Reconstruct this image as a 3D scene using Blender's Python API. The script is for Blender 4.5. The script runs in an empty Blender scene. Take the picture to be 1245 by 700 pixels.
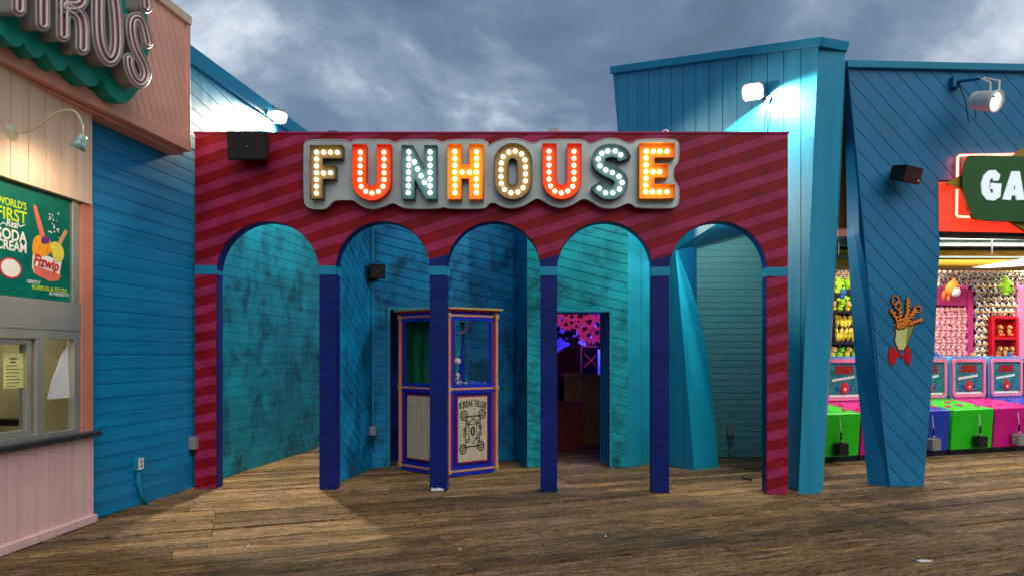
import bpy, math, random
from mathutils import Vector, Matrix
from mathutils.geometry import tessellate_polygon
random.seed(7)
sc = bpy.context.scene
COL = sc.collection
F, CX, HY, EYE = 850.0, 622.5, 430.0, 1.6       # lens in px of the 1245 wide photo, horizon row, eye height
V = Vector
def G(px, py):
    y = F*EYE/(py-HY); return V(((px-CX)/F*y, y, 0))
def R(px, py, y): return V(((px-CX)/F*y, y, EYE+(HY-py)/F*y))

class PL:
    """vertical plane through two ground points; u runs left to right, n faces the viewer's side"""
    def __init__(s, P, Q):
        s.P = V((P[0], P[1], 0)); s.u = (V((Q[0], Q[1], 0))-s.P).normalized(); s.z = V((0,0,1)); s.n = s.u.cross(s.z)
    def uv(s, px, py, d=0):
        D = V(((px-CX)/F, 1, (HY-py)/F)); C = V((0,0,EYE)); p0 = s.P+s.n*d
        t = (p0-C).dot(s.n)/D.dot(s.n); p = C+D*t
        return ((p-s.P).dot(s.u), p.z)
    def w(s, u, z, d=0): return s.P+s.u*u+s.z*z+s.n*d
    def M(s, u=0, z=0, d=0):
        m = Matrix((s.u, s.z, s.n)).transposed().to_4x4(); m.translation = s.w(u, z, d); return m
    def tr(s, pts, d=0): return [s.uv(x, y, d) for x, y in pts]

# ------------------------------------------------------------------ materials
def nn(nt, t, **kw):
    n = nt.nodes.new(t)
    for k, v in kw.items(): setattr(n, k, v)
    return n
def mat(name, col, rough=.5, metal=0, var=.12, vs=3.0, bump=.15, bs=60, stretch=(1,1,1), stain=None, emit=None, es=0, spec=.22, stain_scale=(1.6,1.6,.55), stain_lo=.5, stain_hi=.68, stain_amt=.75, rvar=.15, coat=0):
    m = bpy.data.materials.new(name); m.use_nodes = True; nt = m.node_tree; L = nt.links.new
    p = nt.nodes['Principled BSDF']
    p.inputs['Roughness'].default_value = rough; p.inputs['Metallic'].default_value = metal
    p.inputs['Specular IOR Level'].default_value = spec
    p.inputs['Coat Weight'].default_value = coat
    tc = nn(nt, 'ShaderNodeTexCoord'); mp = nn(nt, 'ShaderNodeMapping'); mp.inputs['Scale'].default_value = stretch
    L(tc.outputs['Object'], mp.inputs['Vector'])
    n1 = nn(nt, 'ShaderNodeTexNoise'); n1.inputs['Scale'].default_value = vs; n1.inputs['Detail'].default_value = 6; n1.inputs['Roughness'].default_value = .6
    L(mp.outputs[0], n1.inputs['Vector'])
    mr = nn(nt, 'ShaderNodeMapRange'); mr.inputs['From Min'].default_value = .3; mr.inputs['From Max'].default_value = .7
    mr.inputs['To Min'].default_value = 1-var; mr.inputs['To Max'].default_value = 1+var; L(n1.outputs['Fac'], mr.inputs['Value'])
    mx = nn(nt, 'ShaderNodeVectorMath', operation='SCALE'); mx.inputs[0].default_value = col[:3]; L(mr.outputs[0], mx.inputs['Scale'])
    out = mx.outputs[0]
    if stain:
        mp2 = nn(nt, 'ShaderNodeMapping'); mp2.inputs['Scale'].default_value = stain_scale; L(tc.outputs['Object'], mp2.inputs['Vector'])
        n2 = nn(nt, 'ShaderNodeTexNoise'); n2.inputs['Scale'].default_value = 1.6; n2.inputs['Detail'].default_value = 9; n2.inputs['Roughness'].default_value = .68; n2.inputs['Distortion'].default_value = .5
        L(mp2.outputs[0], n2.inputs['Vector'])
        r2 = nn(nt, 'ShaderNodeMapRange', interpolation_type='SMOOTHSTEP'); r2.inputs['From Min'].default_value = stain_lo; r2.inputs['From Max'].default_value = stain_hi; r2.inputs['To Max'].default_value = stain_amt
        L(n2.outputs['Fac'], r2.inputs['Value'])
        mm = nn(nt, 'ShaderNodeMix', data_type='RGBA'); L(r2.outputs[0], mm.inputs['Factor']); L(out, mm.inputs['A']); mm.inputs['B'].default_value = (*stain, 1)
        out = mm.outputs['Result']
    L(out, p.inputs['Base Color'])
    n3 = nn(nt, 'ShaderNodeTexNoise'); n3.inputs['Scale'].default_value = bs; n3.inputs['Detail'].default_value = 4; L(mp.outputs[0], n3.inputs['Vector'])
    if bump:
        b = nn(nt, 'ShaderNodeBump'); b.inputs['Strength'].default_value = bump; b.inputs['Distance'].default_value = .004
        L(n3.outputs['Fac'], b.inputs['Height']); L(b.outputs[0], p.inputs['Normal'])
    r3 = nn(nt, 'ShaderNodeMapRange'); r3.inputs['To Min'].default_value = max(.02, rough-rvar); r3.inputs['To Max'].default_value = min(1, rough+rvar)
    L(n1.outputs['Fac'], r3.inputs['Value']); L(r3.outputs[0], p.inputs['Roughness'])
    if emit: p.inputs['Emission Color'].default_value = (*emit, 1); p.inputs['Emission Strength'].default_value = es
    return m
HS, VS_ = (.25,.25,6), (5,5,.4)    # grain stretched along / up the boards
M = {}
def defm(k, *a, **kw): M[k] = mat(k, *a, **kw)
defm('paint_blue_left', (.004,.22,.45), .34, stretch=HS, vs=2.2, var=.22, bump=.3, bs=25)
defm('paint_teal_stained', (.008,.33,.38), .5, var=.3, vs=2.5, bump=.25, bs=30, stain=(.003,.05,.07), stain_scale=(1.7,1.7,1.4), stain_lo=.45, stain_hi=.68, stain_amt=.78)
defm('paint_teal_court', (.003,.21,.44), .5, var=.32, vs=2.0, bump=.25, bs=30, stain=(.002,.03,.07), stain_scale=(1.8,1.8,1.3), stain_lo=.42, stain_hi=.68, stain_amt=.8)
defm('paint_teal_plain', (.01,.27,.38), .5, var=.18, vs=3)
defm('paint_tower', (.006,.26,.42), .36, spec=.5, stretch=VS_, vs=1.2, var=.13, bump=.3, bs=14)
defm('paint_tower_trim', (.006,.23,.37), .42, var=.1)
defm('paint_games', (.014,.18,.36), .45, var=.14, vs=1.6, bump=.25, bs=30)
defm('paint_games_shade', (.004,.14,.31), .45, var=.12, vs=1.6)  # games blue darkened, shade of the side faces put into the colour
defm('paint_red', (.23,.002,.010), .45, var=.32, vs=4, bump=.3, bs=40, stain=(.20,.02,.006), stain_lo=.55, stain_hi=.8, stain_amt=.5)
defm('paint_magenta', (.32,.020,.085), .45, var=.28, vs=4, bump=.3, bs=40)
defm('paint_navy', (.003,.014,.15), .45, var=.25, vs=4, bump=.25, bs=40, stain=(.03,.05,.13), stain_scale=(5,5,3), stain_lo=.62, stain_hi=.68, stain_amt=.5)
defm('paint_band', (.012,.24,.42), .45, var=.12)
defm('paint_pink_low', (.80,.52,.50), .5, stretch=(6,6,.4), vs=2, var=.1, bump=.25, bs=20)
defm('paint_pink_up', (.70,.51,.38), .5, stretch=(6,6,.4), vs=2, var=.12, bump=.25, bs=20)
defm('paint_fascia', (.82,.42,.31), .5, vs=2.5, var=.12)
defm('paint_fascia_trim', (.76,.37,.27), .45, var=.1)
defm('paint_salmon', (.62,.23,.15), .45)
defm('paint_whitecyan', (.15,.42,.43), .5, stretch=HS, vs=2, var=.12)
defm('paint_orange', (.62,.13,.01), .45, stretch=HS)
defm('aluminium', (.42,.41,.36), .38, metal=.55, var=.08)
defm('sill_dark', (.03,.03,.035), .35)
defm('teal_sign', (.0,.26,.20), .4, var=.07, bump=.05)
defm('letter_grey', (.33,.29,.28), .4, metal=.3)
defm('letter_mauve', (.33,.19,.20), .4, var=.3, vs=9)
defm('neon_off', (.75,.58,.55), .15, var=.04, bump=0, coat=.5)
defm('black_plastic', (.012,.012,.013), .45, var=.2)
defm('grille', (.02,.02,.021), .7, bump=.8, bs=260)
defm('steel', (.45,.45,.47), .3, metal=.9, var=.1)
defm('steel_grey', (.30,.30,.31), .45, metal=.3, var=.15)
defm('white_metal', (.7,.7,.68), .35, var=.05)
defm('sign_plate', (.43,.50,.49), .40, metal=.4, var=.14, vs=5, bump=.08)
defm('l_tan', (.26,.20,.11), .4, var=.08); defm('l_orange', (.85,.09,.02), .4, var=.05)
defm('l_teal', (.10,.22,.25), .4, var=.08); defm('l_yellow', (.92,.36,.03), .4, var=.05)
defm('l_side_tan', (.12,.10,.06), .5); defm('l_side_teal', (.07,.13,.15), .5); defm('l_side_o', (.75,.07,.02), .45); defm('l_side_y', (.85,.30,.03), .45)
M['bulb'] = mat('bulb', (.9,.8,.6), .3, var=0, bump=0, emit=(1,.70,.36), es=5.0)
M['bulb_cool'] = mat('bulb_cool', (.9,.9,.9), .3, var=0, bump=0, emit=(1,.88,.70), es=4.6)
M['lamp_glow'] = mat('lamp_glow', (.9,.9,.9), .3, var=0, bump=0, emit=(1,.97,.86), es=60)
M['par_glow'] = mat('par_glow', (.9,.9,.9), .3, var=.2, vs=18, bump=0, emit=(1,.96,.88), es=2.5)
M['neon_red'] = mat('neon_red', (.9,.3,.2), .3, var=0, bump=0, emit=(1,.045,.028), es=26)
M['led_dot'] = mat('led_dot', (.5,.3,.1), .3, var=0, bump=0, emit=(1,.45,.1), es=.6)
defm('red_panel', (.80,.045,.02), .35, var=.05, bump=0); 
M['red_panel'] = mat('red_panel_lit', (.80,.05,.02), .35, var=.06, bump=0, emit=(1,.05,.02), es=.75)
defm('sign_green', (.03,.12,.035), .35, var=.06, bump=0); defm('sign_olive', (.35,.24,.01), .4)
M['sign_white'] = mat('sign_white', (.8,.85,.85), .4, var=.02, bump=0, emit=(.7,.85,.95), es=.45)
defm('poster_green', (.002,.14,.105), .25, var=.2, vs=4, bump=0); defm('ink_lime', (.5,.65,.02), .4, var=.02, bump=0)
defm('ink_white', (.8,.8,.76), .4, var=.02, bump=0); defm('ink_red', (.6,.03,.05), .4, bump=0); defm('ink_orange', (.85,.33,.02), .4, var=.2, vs=30, bump=0)
defm('ink_coral', (.75,.16,.11), .4, bump=0); defm('ink_purple', (.15,.03,.25), .4, bump=0); defm('ink_tan', (.6,.33,.12), .4, var=.3, vs=60, bump=0); defm('ink_yellow', (.75,.65,.08), .4, var=.2, vs=40, bump=0)
defm('ink_black', (.015,.015,.015), .6, bump=0); defm('paper_yellow', (.62,.62,.24), .7); defm('paper_white', (.75,.76,.78), .7)
defm('wood_cream', (.50,.44,.32), .6, stretch=(8,8,.7), vs=4, var=.22); defm('peach', (.58,.25,.17), .45); defm('booth_blue', (.01,.025,.45), .35)
defm('booth_navy', (.008,.012,.14), .4); defm('booth_red', (.45,.01,.012), .4); defm('booth_block', (.48,.29,.10), .5); defm('curtain_green', (.0,.11,.045), .6, var=.15)
defm('cloth_blue', (.02,.05,.55), .6); defm('bone', (.55,.53,.45), .6); defm('booth_teal', (.05,.35,.30), .5); defm('dark', (.008,.009,.012), .8)
defm('gear_pink', (.85,.26,.45), .5); defm('room_wall', (.35,.3,.75), .7); defm('desk_wood', (.40,.20,.04), .45, stretch=(8,8,.7), vs=3, var=.35); defm('box_maroon', (.14,.01,.015), .5); defm('gear_black', (.012,.012,.02), .6)
defm('frame_pale', (.32,.42,.38), .4, var=.08); defm('tube_yellow', (.8,.48,.05), .45, var=.1); defm('cabinet_green', (.02,.52,.015), .3, var=.08); defm('cabinet_blue', (.015,.05,.42), .3, var=.08); defm('cabinet_magenta', (.55,.008,.22), .3, var=.08)
defm('frame_blue', (.10,.30,.62), .35); defm('frame_pink', (.75,.22,.40), .35); defm('frame_magenta', (.50,.03,.17), .4); defm('screen', (.03,.19,.24), .15, var=.4, vs=9, bump=0)
defm('screen_red', (.28,.02,.02), .3, bump=0); defm('red_toy', (.65,.02,.02), .3); defm('shelf_red', (.55,.01,.02), .4); defm('mallet_grey', (.2,.2,.2), .6); defm('plush_white', (.72,.68,.62), .95, var=.15, bump=.6, bs=120); defm('plush_black', (.02,.018,.018), .95); defm('plush_pink', (.85,.42,.44), .95, var=.12, bump=.6, bs=120)
defm('plush_rose', (.55,.15,.2), .95); defm('plush_yellow', (.8,.62,.06), .95); defm('plush_lime', (.38,.75,.04), .95); defm('plush_green', (.08,.45,.03), .95); defm('plush_orange', (.9,.22,.03), .95); defm('plush_brown', (.42,.25,.09), .95); defm('plush_tan', (.78,.42,.12), .95); defm('plush_blue', (.03,.15,.45), .95); defm('plush_purple', (.16,.08,.32), .95)
defm('fry_orange', (.85,.26,.02), .5, var=.15, vs=40); defm('fry_dark', (.10,.02,.005), .5); defm('cup_green', (.6,.62,.22), .5); defm('cup_shade', (.24,.28,.08), .5); defm('ketchup', (.62,.006,.012), .35)
defm('lamp_patina', (.32,.48,.48), .4, metal=.2); defm('lamp_cream', (.5,.48,.34), .4)
gl = mat('glass', (1,1,1), .03, var=0, bump=0, rvar=0); gl.node_tree.nodes['Principled BSDF'].inputs['Transmission Weight'].default_value = 1; gl.node_tree.nodes['Principled BSDF'].inputs['IOR'].default_value = 1.1
M['glass'] = gl

# ------------------------------------------------------------------ mesh builder
I4 = Matrix.Identity(4)
def clip(poly, a, b, c, keep_le):
    """clip 2D poly to a*x+b*y <= c (keep_le) or >= c"""
    out = []; n = len(poly)
    for i in range(n):
        p, q = poly[i], poly[(i+1) % n]
        dp, dq = a*p[0]+b*p[1]-c, a*q[0]+b*q[1]-c
        if not keep_le: dp, dq = -dp, -dq
        if dp <= 1e-9: out.append(p)
        if (dp < -1e-9 and dq > 1e-9) or (dp > 1e-9 and dq < -1e-9):
            t = dp/(dp-dq); out.append((p[0]+(q[0]-p[0])*t, p[1]+(q[1]-p[1])*t))
    return out
def area2(l): return sum(l[i][0]*l[(i+1) % len(l)][1]-l[(i+1) % len(l)][0]*l[i][1] for i in range(len(l)))/2
class MB:
    def __init__(s): s.v = []; s.f = []; s.m = []; s.sm = []
    def face(s, pts, mi=0, smooth=False):
        k = len(s.v); s.v += [tuple(p) for p in pts]; s.f.append(tuple(range(k, k+len(pts)))); s.m.append(mi); s.sm.append(smooth)
    def grid(s, rows, mi=0, smooth=True, closed=False):
        k = len(s.v); n = len(rows[0])
        for r in rows: s.v += [tuple(p) for p in r]
        for i in range(len(rows)-1):
            for j in range(n if closed else n-1):
                a, b = k+i*n+j, k+i*n+(j+1) % n
                s.f.append((a, b, b+n, a+n)); s.m.append(mi); s.sm.append(smooth)
        return s
    def box(s, x0, x1, y0, y1, z0, z1, T=I4, mi=0):
        c = [T@V((x, y, z)) for z in (z0, z1) for y in (y0, y1) for x in (x0, x1)]
        k = len(s.v); s.v += [tuple(p) for p in c]
        for f in ((0,2,3,1), (4,5,7,6), (0,1,5,4), (2,6,7,3), (0,4,6,2), (1,3,7,5)): s.f.append(tuple(k+i for i in f)); s.m.append(mi); s.sm.append(False)
        return s
    def prism(s, loops, z0, z1, T=I4, mi=0, side=None, cap=True, back=True):
        if side is None: side = mi
        loops = [list(l) if (area2(l) > 0) == (i == 0) else list(reversed(l)) for i, l in enumerate(loops)]
        tris = tessellate_polygon([[V((x, y, 0)) for x, y in l] for l in loops])
        flat = [p for l in loops for p in l]; k = len(s.v)
        s.v += [tuple(T@V((x, y, z1))) for x, y in flat]
        for t in tris:
            a, b, c = (flat[i] for i in t)
            ar = (b[0]-a[0])*(c[1]-a[1])-(c[0]-a[0])*(b[1]-a[1])
            if ar < 0: t = tuple(reversed(t))
            if cap: s.f.append(tuple(k+i for i in t)); s.m.append(mi); s.sm.append(False)
        if z0 is None: return s
        k2 = len(s.v); s.v += [tuple(T@V((x, y, z0))) for x, y in flat]
        if back:
            for t in tris:
                a, b, c = (flat[i] for i in t)
                ar = (b[0]-a[0])*(c[1]-a[1])-(c[0]-a[0])*(b[1]-a[1])
                if ar > 0: t = tuple(reversed(t))
                s.f.append(tuple(k2+i for i in t)); s.m.append(side); s.sm.append(False)
        o = 0
        for l in loops:
            for i in range(len(l)):
                j = (i+1) % len(l); s.f.append((k2+o+i, k2+o+j, k+o+j, k+o+i)); s.m.append(side); s.sm.append(False)
            o += len(l)
        return s
    def tube(s, path, r, seg=8, mi=0, closed=False, caps=True):
        P = [V(p) for p in path]; n = len(P); rows = []
        up = V((0,0,1)); prev = None
        for i in range(n):
            if closed: t = (P[(i+1) % n]-P[i-1]).normalized()
            else: t = (P[min(i+1, n-1)]-P[max(i-1, 0)]).normalized()
            a = prev if prev else (up if abs(t.z) < .9 else V((1,0,0)))
            b = t.cross(a).normalized(); a = b.cross(t).normalized(); prev = a
            rr = r[i] if isinstance(r, (list, tuple)) else r
            rows.append([P[i]+(a*math.cos(q)+b*math.sin(q))*rr for q in (2*math.pi*k/seg for k in range(seg))])
        if closed: rows.append(rows[0])
        s.grid(rows, mi, True, True)
        if caps and not closed: s.face(rows[0], mi); s.face(rows[-1][::-1], mi)
        return s
    def lathe(s, prof, T=I4, seg=16, mi=0):
        rows = [[T@V((r*math.cos(q), r*math.sin(q), z)) for q in (2*math.pi*k/seg for k in range(seg))] for r, z in prof]
        s.grid(rows, mi, True, True); return s
    def ball(s, c, r, mi=0, seg=8, rings=6, sc_=(1,1,1), T=I4):
        rows = [[T@(V(c)+V((r*sc_[0]*math.sin(a)*math.cos(q), r*sc_[1]*math.sin(a)*math.sin(q), r*sc_[2]*math.cos(a)))) for q in (2*math.pi*k/seg for k in range(seg))] for a in (math.pi*(i+.02)/(rings+.04) for i in range(rings+1))]
        s.grid(rows[::-1], mi, True, True); return s
    def siding(s, loops, ang, sp, gap, depth, T, skirt=.02, mis=(0,), gi=None, tilt=0, off=0):
        """boards running at angle ang (deg) over a 2D polygon; real grooves between them"""
        loops = [list(l) if (area2(l) > 0) == (i == 0) else list(reversed(l)) for i, l in enumerate(loops)]
        tris = tessellate_polygon([[V((x, y, 0)) for x, y in l] for l in loops]); flat = [p for l in loops for p in l]
        a, b = -math.sin(math.radians(ang)), math.cos(math.radians(ang))
        if gi is None: gi = mis[0]
        for t in tris:
            poly = [flat[i] for i in t]; ar = area2(poly)
            if abs(ar) < 1e-9: continue
            if ar < 0: poly.reverse()
            ds = [a*p[0]+b*p[1]-off for p in poly]
            for k in range(math.floor(min(ds)/sp)-1, math.floor(max(ds)/sp)+2):
                lo, hi = k*sp+gap/2+off, (k+1)*sp-gap/2+off
                q = clip(clip(poly, a, b, lo, False), a, b, hi, True) if len(poly) > 2 else []
                if len(q) > 2:
                    s.face([T@V((x, y, tilt*(1-(a*x+b*y-lo)/(hi-lo)))) for x, y in q], mis[k % len(mis)])
                q = clip(clip(poly, a, b, hi, False), a, b, hi+gap, True)
                if len(q) > 2:
                    s.face([T@V((x, y, -depth)) for x, y in q], gi)
                    n = len(q)
                    for i in range(n):
                        p1, p2 = q[i], q[(i+1) % n]; d1, d2 = a*p1[0]+b*p1[1], a*p2[0]+b*p2[1]
                        for lim, h, mm in ((hi, 0, mis[k % len(mis)]), (hi+gap, tilt, mis[(k+1) % len(mis)])):
                            if abs(d1-lim) < 1e-6 and abs(d2-lim) < 1e-6:
                                s.face([T@V((*p1, -depth)), T@V((*p1, h)), T@V((*p2, h)), T@V((*p2, -depth))], mm)
        for l in loops:
            for i in range(len(l)):
                p, q = l[i], l[(i+1) % len(l)]
                s.face([T@V((*p, -skirt)), T@V((*q, -skirt)), T@V((*q, 0)), T@V((*p, 0))], gi)
        return s
    def build(s, name, mats, parent=None, bevel=0, shade=None):
        me = bpy.data.meshes.new(name); me.from_pydata(s.v, [], s.f)
        if not isinstance(mats, (list, tuple)): mats = [mats]
        for m in mats: me.materials.append(M[m] if isinstance(m, str) else m)
        me.polygons.foreach_set('material_index', s.m); me.polygons.foreach_set('use_smooth', s.sm)
        me.update()
        o = bpy.data.objects.new(name, me); COL.objects.link(o)
        if parent: attach(o, parent)
        if bevel:
            b = o.modifiers.new('bevel', 'BEVEL'); b.width = bevel; b.segments = 2; b.limit_method = 'ANGLE'
            w = o.modifiers.new('wn', 'WEIGHTED_NORMAL'); w.keep_sharp = True
        return o
def attach(o, parent):
    o.parent = parent
    if o.type == 'LIGHT' or True: o.matrix_parent_inverse = world_of(parent).inverted()
def world_of(o):
    m = o.matrix_basis.copy()
    return (world_of(o.parent)@o.matrix_parent_inverse@m) if o.parent else m
def tag(o, label, cat, group=None, kind=None):
    if label: o['label'] = label
    if cat: o['category'] = cat
    if group: o['group'] = group
    if kind: o['kind'] = kind
    return o
def thing(name, loc, label, cat, group=None):
    e = bpy.data.objects.new(name, None); e.location = loc; e.empty_display_size = .2; COL.objects.link(e)
    return tag(e, label, cat, group)
def copy_tree(o, parent=None):
    c = o.copy(); COL.objects.link(c)
    if parent: c.parent = parent
    for ch in list(o.children):
        if ch.type != 'LIGHT': copy_tree(ch, c)
    return c
def chaikin(l, n=2, closed=True):
    for _ in range(n):
        o = []
        for i in range(len(l) if closed else len(l)-1):
            p, q = l[i], l[(i+1) % len(l)]
            o += [(p[0]*.75+q[0]*.25, p[1]*.75+q[1]*.25), (p[0]*.25+q[0]*.75, p[1]*.25+q[1]*.75)]
        l = o if closed else [l[0]]+o+[l[-1]]
    return l
def stroke(path, w):
    """2D ribbon outline with round ends"""
    P = [V(p) for p in path]; n = len(P); A, B = [], []
    for i in range(n):
        t = (P[min(i+1, n-1)]-P[max(i-1, 0)]).normalized(); nr = V((-t.y, t.x))*w/2
        A.append(P[i]+nr); B.append(P[i]-nr)
    def cap(c, t): 
        a0 = math.atan2(t.y, t.x)
        return [c+V((math.cos(a0+q), math.sin(a0+q)))*w/2 for q in (1.2, .6, 0, -.6, -1.2)]
    tE = (P[-1]-P[-2]).normalized(); tS = (P[0]-P[1]).normalized()
    return [tuple(p) for p in A+cap(P[-1], tE)+B[::-1]+cap(P[0], tS)]
def arc(cx, cy, rx, ry, a0, a1, n=16): return [(cx+rx*math.cos(math.radians(a0+(a1-a0)*i/n)), cy+ry*math.sin(math.radians(a0+(a1-a0)*i/n))) for i in range(n+1)]
def text_mesh(txt, size, T, name, m, parent, bold=0, depth=.0015, sx=1, spacing=1, shear=0):
    c = bpy.data.curves.new(name, 'FONT'); c.body = txt; c.size = size; c.align_x = 'CENTER'; c.align_y = 'CENTER'; c.offset = bold; c.extrude = depth; c.space_character = spacing; c.shear = shear; c.resolution_u = 3
    t = bpy.data.objects.new(name, c); COL.objects.link(t)
    dg = bpy.context.evaluated_depsgraph_get(); me = bpy.data.meshes.new_from_object(t.evaluated_get(dg))
    bpy.data.objects.remove(t); bpy.data.curves.remove(c)
    me.transform(T@Matrix.Diagonal((sx, 1, 1, 1))); me.materials.clear(); me.materials.append(M[m]); me.name = name
    o = bpy.data.objects.new(name, me); COL.objects.link(o); attach(o, parent); return o
def aim(loc, target): return (V(target)-V(loc)).to_track_quat('-Z', 'Y').to_matrix().to_4x4()
def light(name, typ, loc, target, energy, col, parent=None, **kw):
    d = bpy.data.lights.new(name, typ); d.energy = energy; d.color = col
    for k, v in kw.items(): setattr(d, k, v)
    o = bpy.data.objects.new(name, d); m = aim(loc, target); m.translation = V(loc); o.matrix_world = m; COL.objects.link(o)
    if parent: attach(o, parent)
    return o
def dirT(loc, d, up=(0,0,1)):
    """matrix whose local +z points along d"""
    z = V(d).normalized(); x = V(up).cross(z)
    if x.length < 1e-3: x = V((1,0,0)).cross(z)
    x.normalize(); y = z.cross(x); m = Matrix((x, y, z)).transposed().to_4x4(); m.translation = V(loc); return m
def rrect(x0, x1, y0, y1, r, n=5):
    return arc(x1-r, y1-r, r, r, 0, 90, n)+arc(x0+r, y1-r, r, r, 90, 180, n)+arc(x0+r, y0+r, r, r, 180, 270, n)+arc(x1-r, y0+r, r, r, 270, 360, n)

# ------------------------------------------------------------------ camera, world, sun
cam = bpy.data.cameras.new('camera'); co = bpy.data.objects.new('camera', cam); COL.objects.link(co); sc.camera = co
co.location = (0, 0, EYE); co.rotation_euler = (math.pi/2, 0, 0); cam.sensor_width = 36; cam.lens = F/1245*36
cam.shift_y = (HY-350)/1245; cam.clip_end = 3000; cam.clip_start = .05
sc.view_settings.view_transform = 'Standard'; sc.view_settings.look = 'None'; sc.view_settings.exposure = .22; sc.view_settings.gamma = 1
w = bpy.data.worlds.new('World'); sc.world = w; w.use_nodes = True; nt = w.node_tree; L = nt.links.new
bg = nt.nodes['Background']
sky = nn(nt, 'ShaderNodeTexSky', sky_type='NISHITA'); sky.sun_disc = False; sky.sun_elevation = math.radians(42); sky.sun_rotation = math.radians(156)
tc = nn(nt, 'ShaderNodeTexCoord'); sp = nn(nt, 'ShaderNodeSeparateXYZ'); L(tc.outputs['Generated'], sp.inputs[0])
az = nn(nt, 'ShaderNodeMath', operation='ADD'); az.inputs[1].default_value = .6; L(sp.outputs['Z'], az.inputs[0])
azm = nn(nt, 'ShaderNodeMath', operation='MAXIMUM'); azm.inputs[1].default_value = .1; L(az.outputs[0], azm.inputs[0])
dv = nn(nt, 'ShaderNodeVectorMath', operation='DIVIDE'); cb = nn(nt, 'ShaderNodeCombineXYZ')
for i in range(3): L(azm.outputs[0], cb.inputs[i])
L(tc.outputs['Generated'], dv.inputs[0]); L(cb.outputs[0], dv.inputs[1])
SKX, SKY = 20.3, 3.3
mpw = nn(nt, 'ShaderNodeMapping'); mpw.inputs['Location'].default_value = (SKX, SKY, 0); mpw.inputs['Scale'].default_value = (1.0, 1.25, 1); L(dv.outputs[0], mpw.inputs['Vector'])
cn = nn(nt, 'ShaderNodeTexNoise'); cn.inputs['Scale'].default_value = 3.0; cn.inputs['Detail'].default_value = 10; cn.inputs['Roughness'].default_value = .58; cn.inputs['Distortion'].default_value = .25
L(mpw.outputs[0], cn.inputs['Vector'])
cr = nn(nt, 'ShaderNodeValToRGB'); e = cr.color_ramp.elements
e[0].position = .36; e[0].color = (.10,.15,.225,1); e[1].position = .70; e[1].color = (.70,.75,.82,1)
x = e.new(.47); x.color = (.135,.195,.285,1); x = e.new(.56); x.color = (.235,.305,.40,1)
L(cn.outputs['Fac'], cr.inputs[0])
ml = nn(nt, 'ShaderNodeVectorMath', operation='SCALE'); ml.inputs['Scale'].default_value = .006; L(sky.outputs[0], ml.inputs[0])
ad = nn(nt, 'ShaderNodeVectorMath', operation='ADD'); L(cr.outputs[0], ad.inputs[0]); L(ml.outputs[0], ad.inputs[1])
L(ad.outputs[0], bg.inputs['Color']); bg.inputs['Strength'].default_value = 1.0
s = bpy.data.lights.new('sun', 'SUN'); s.energy = 1.5; s.angle = math.radians(60); s.color = (1, .90, .78)
so = bpy.data.objects.new('sun', s); COL.objects.link(so); so.rotation_euler = (math.radians(48), 0, math.radians(24))

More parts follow.
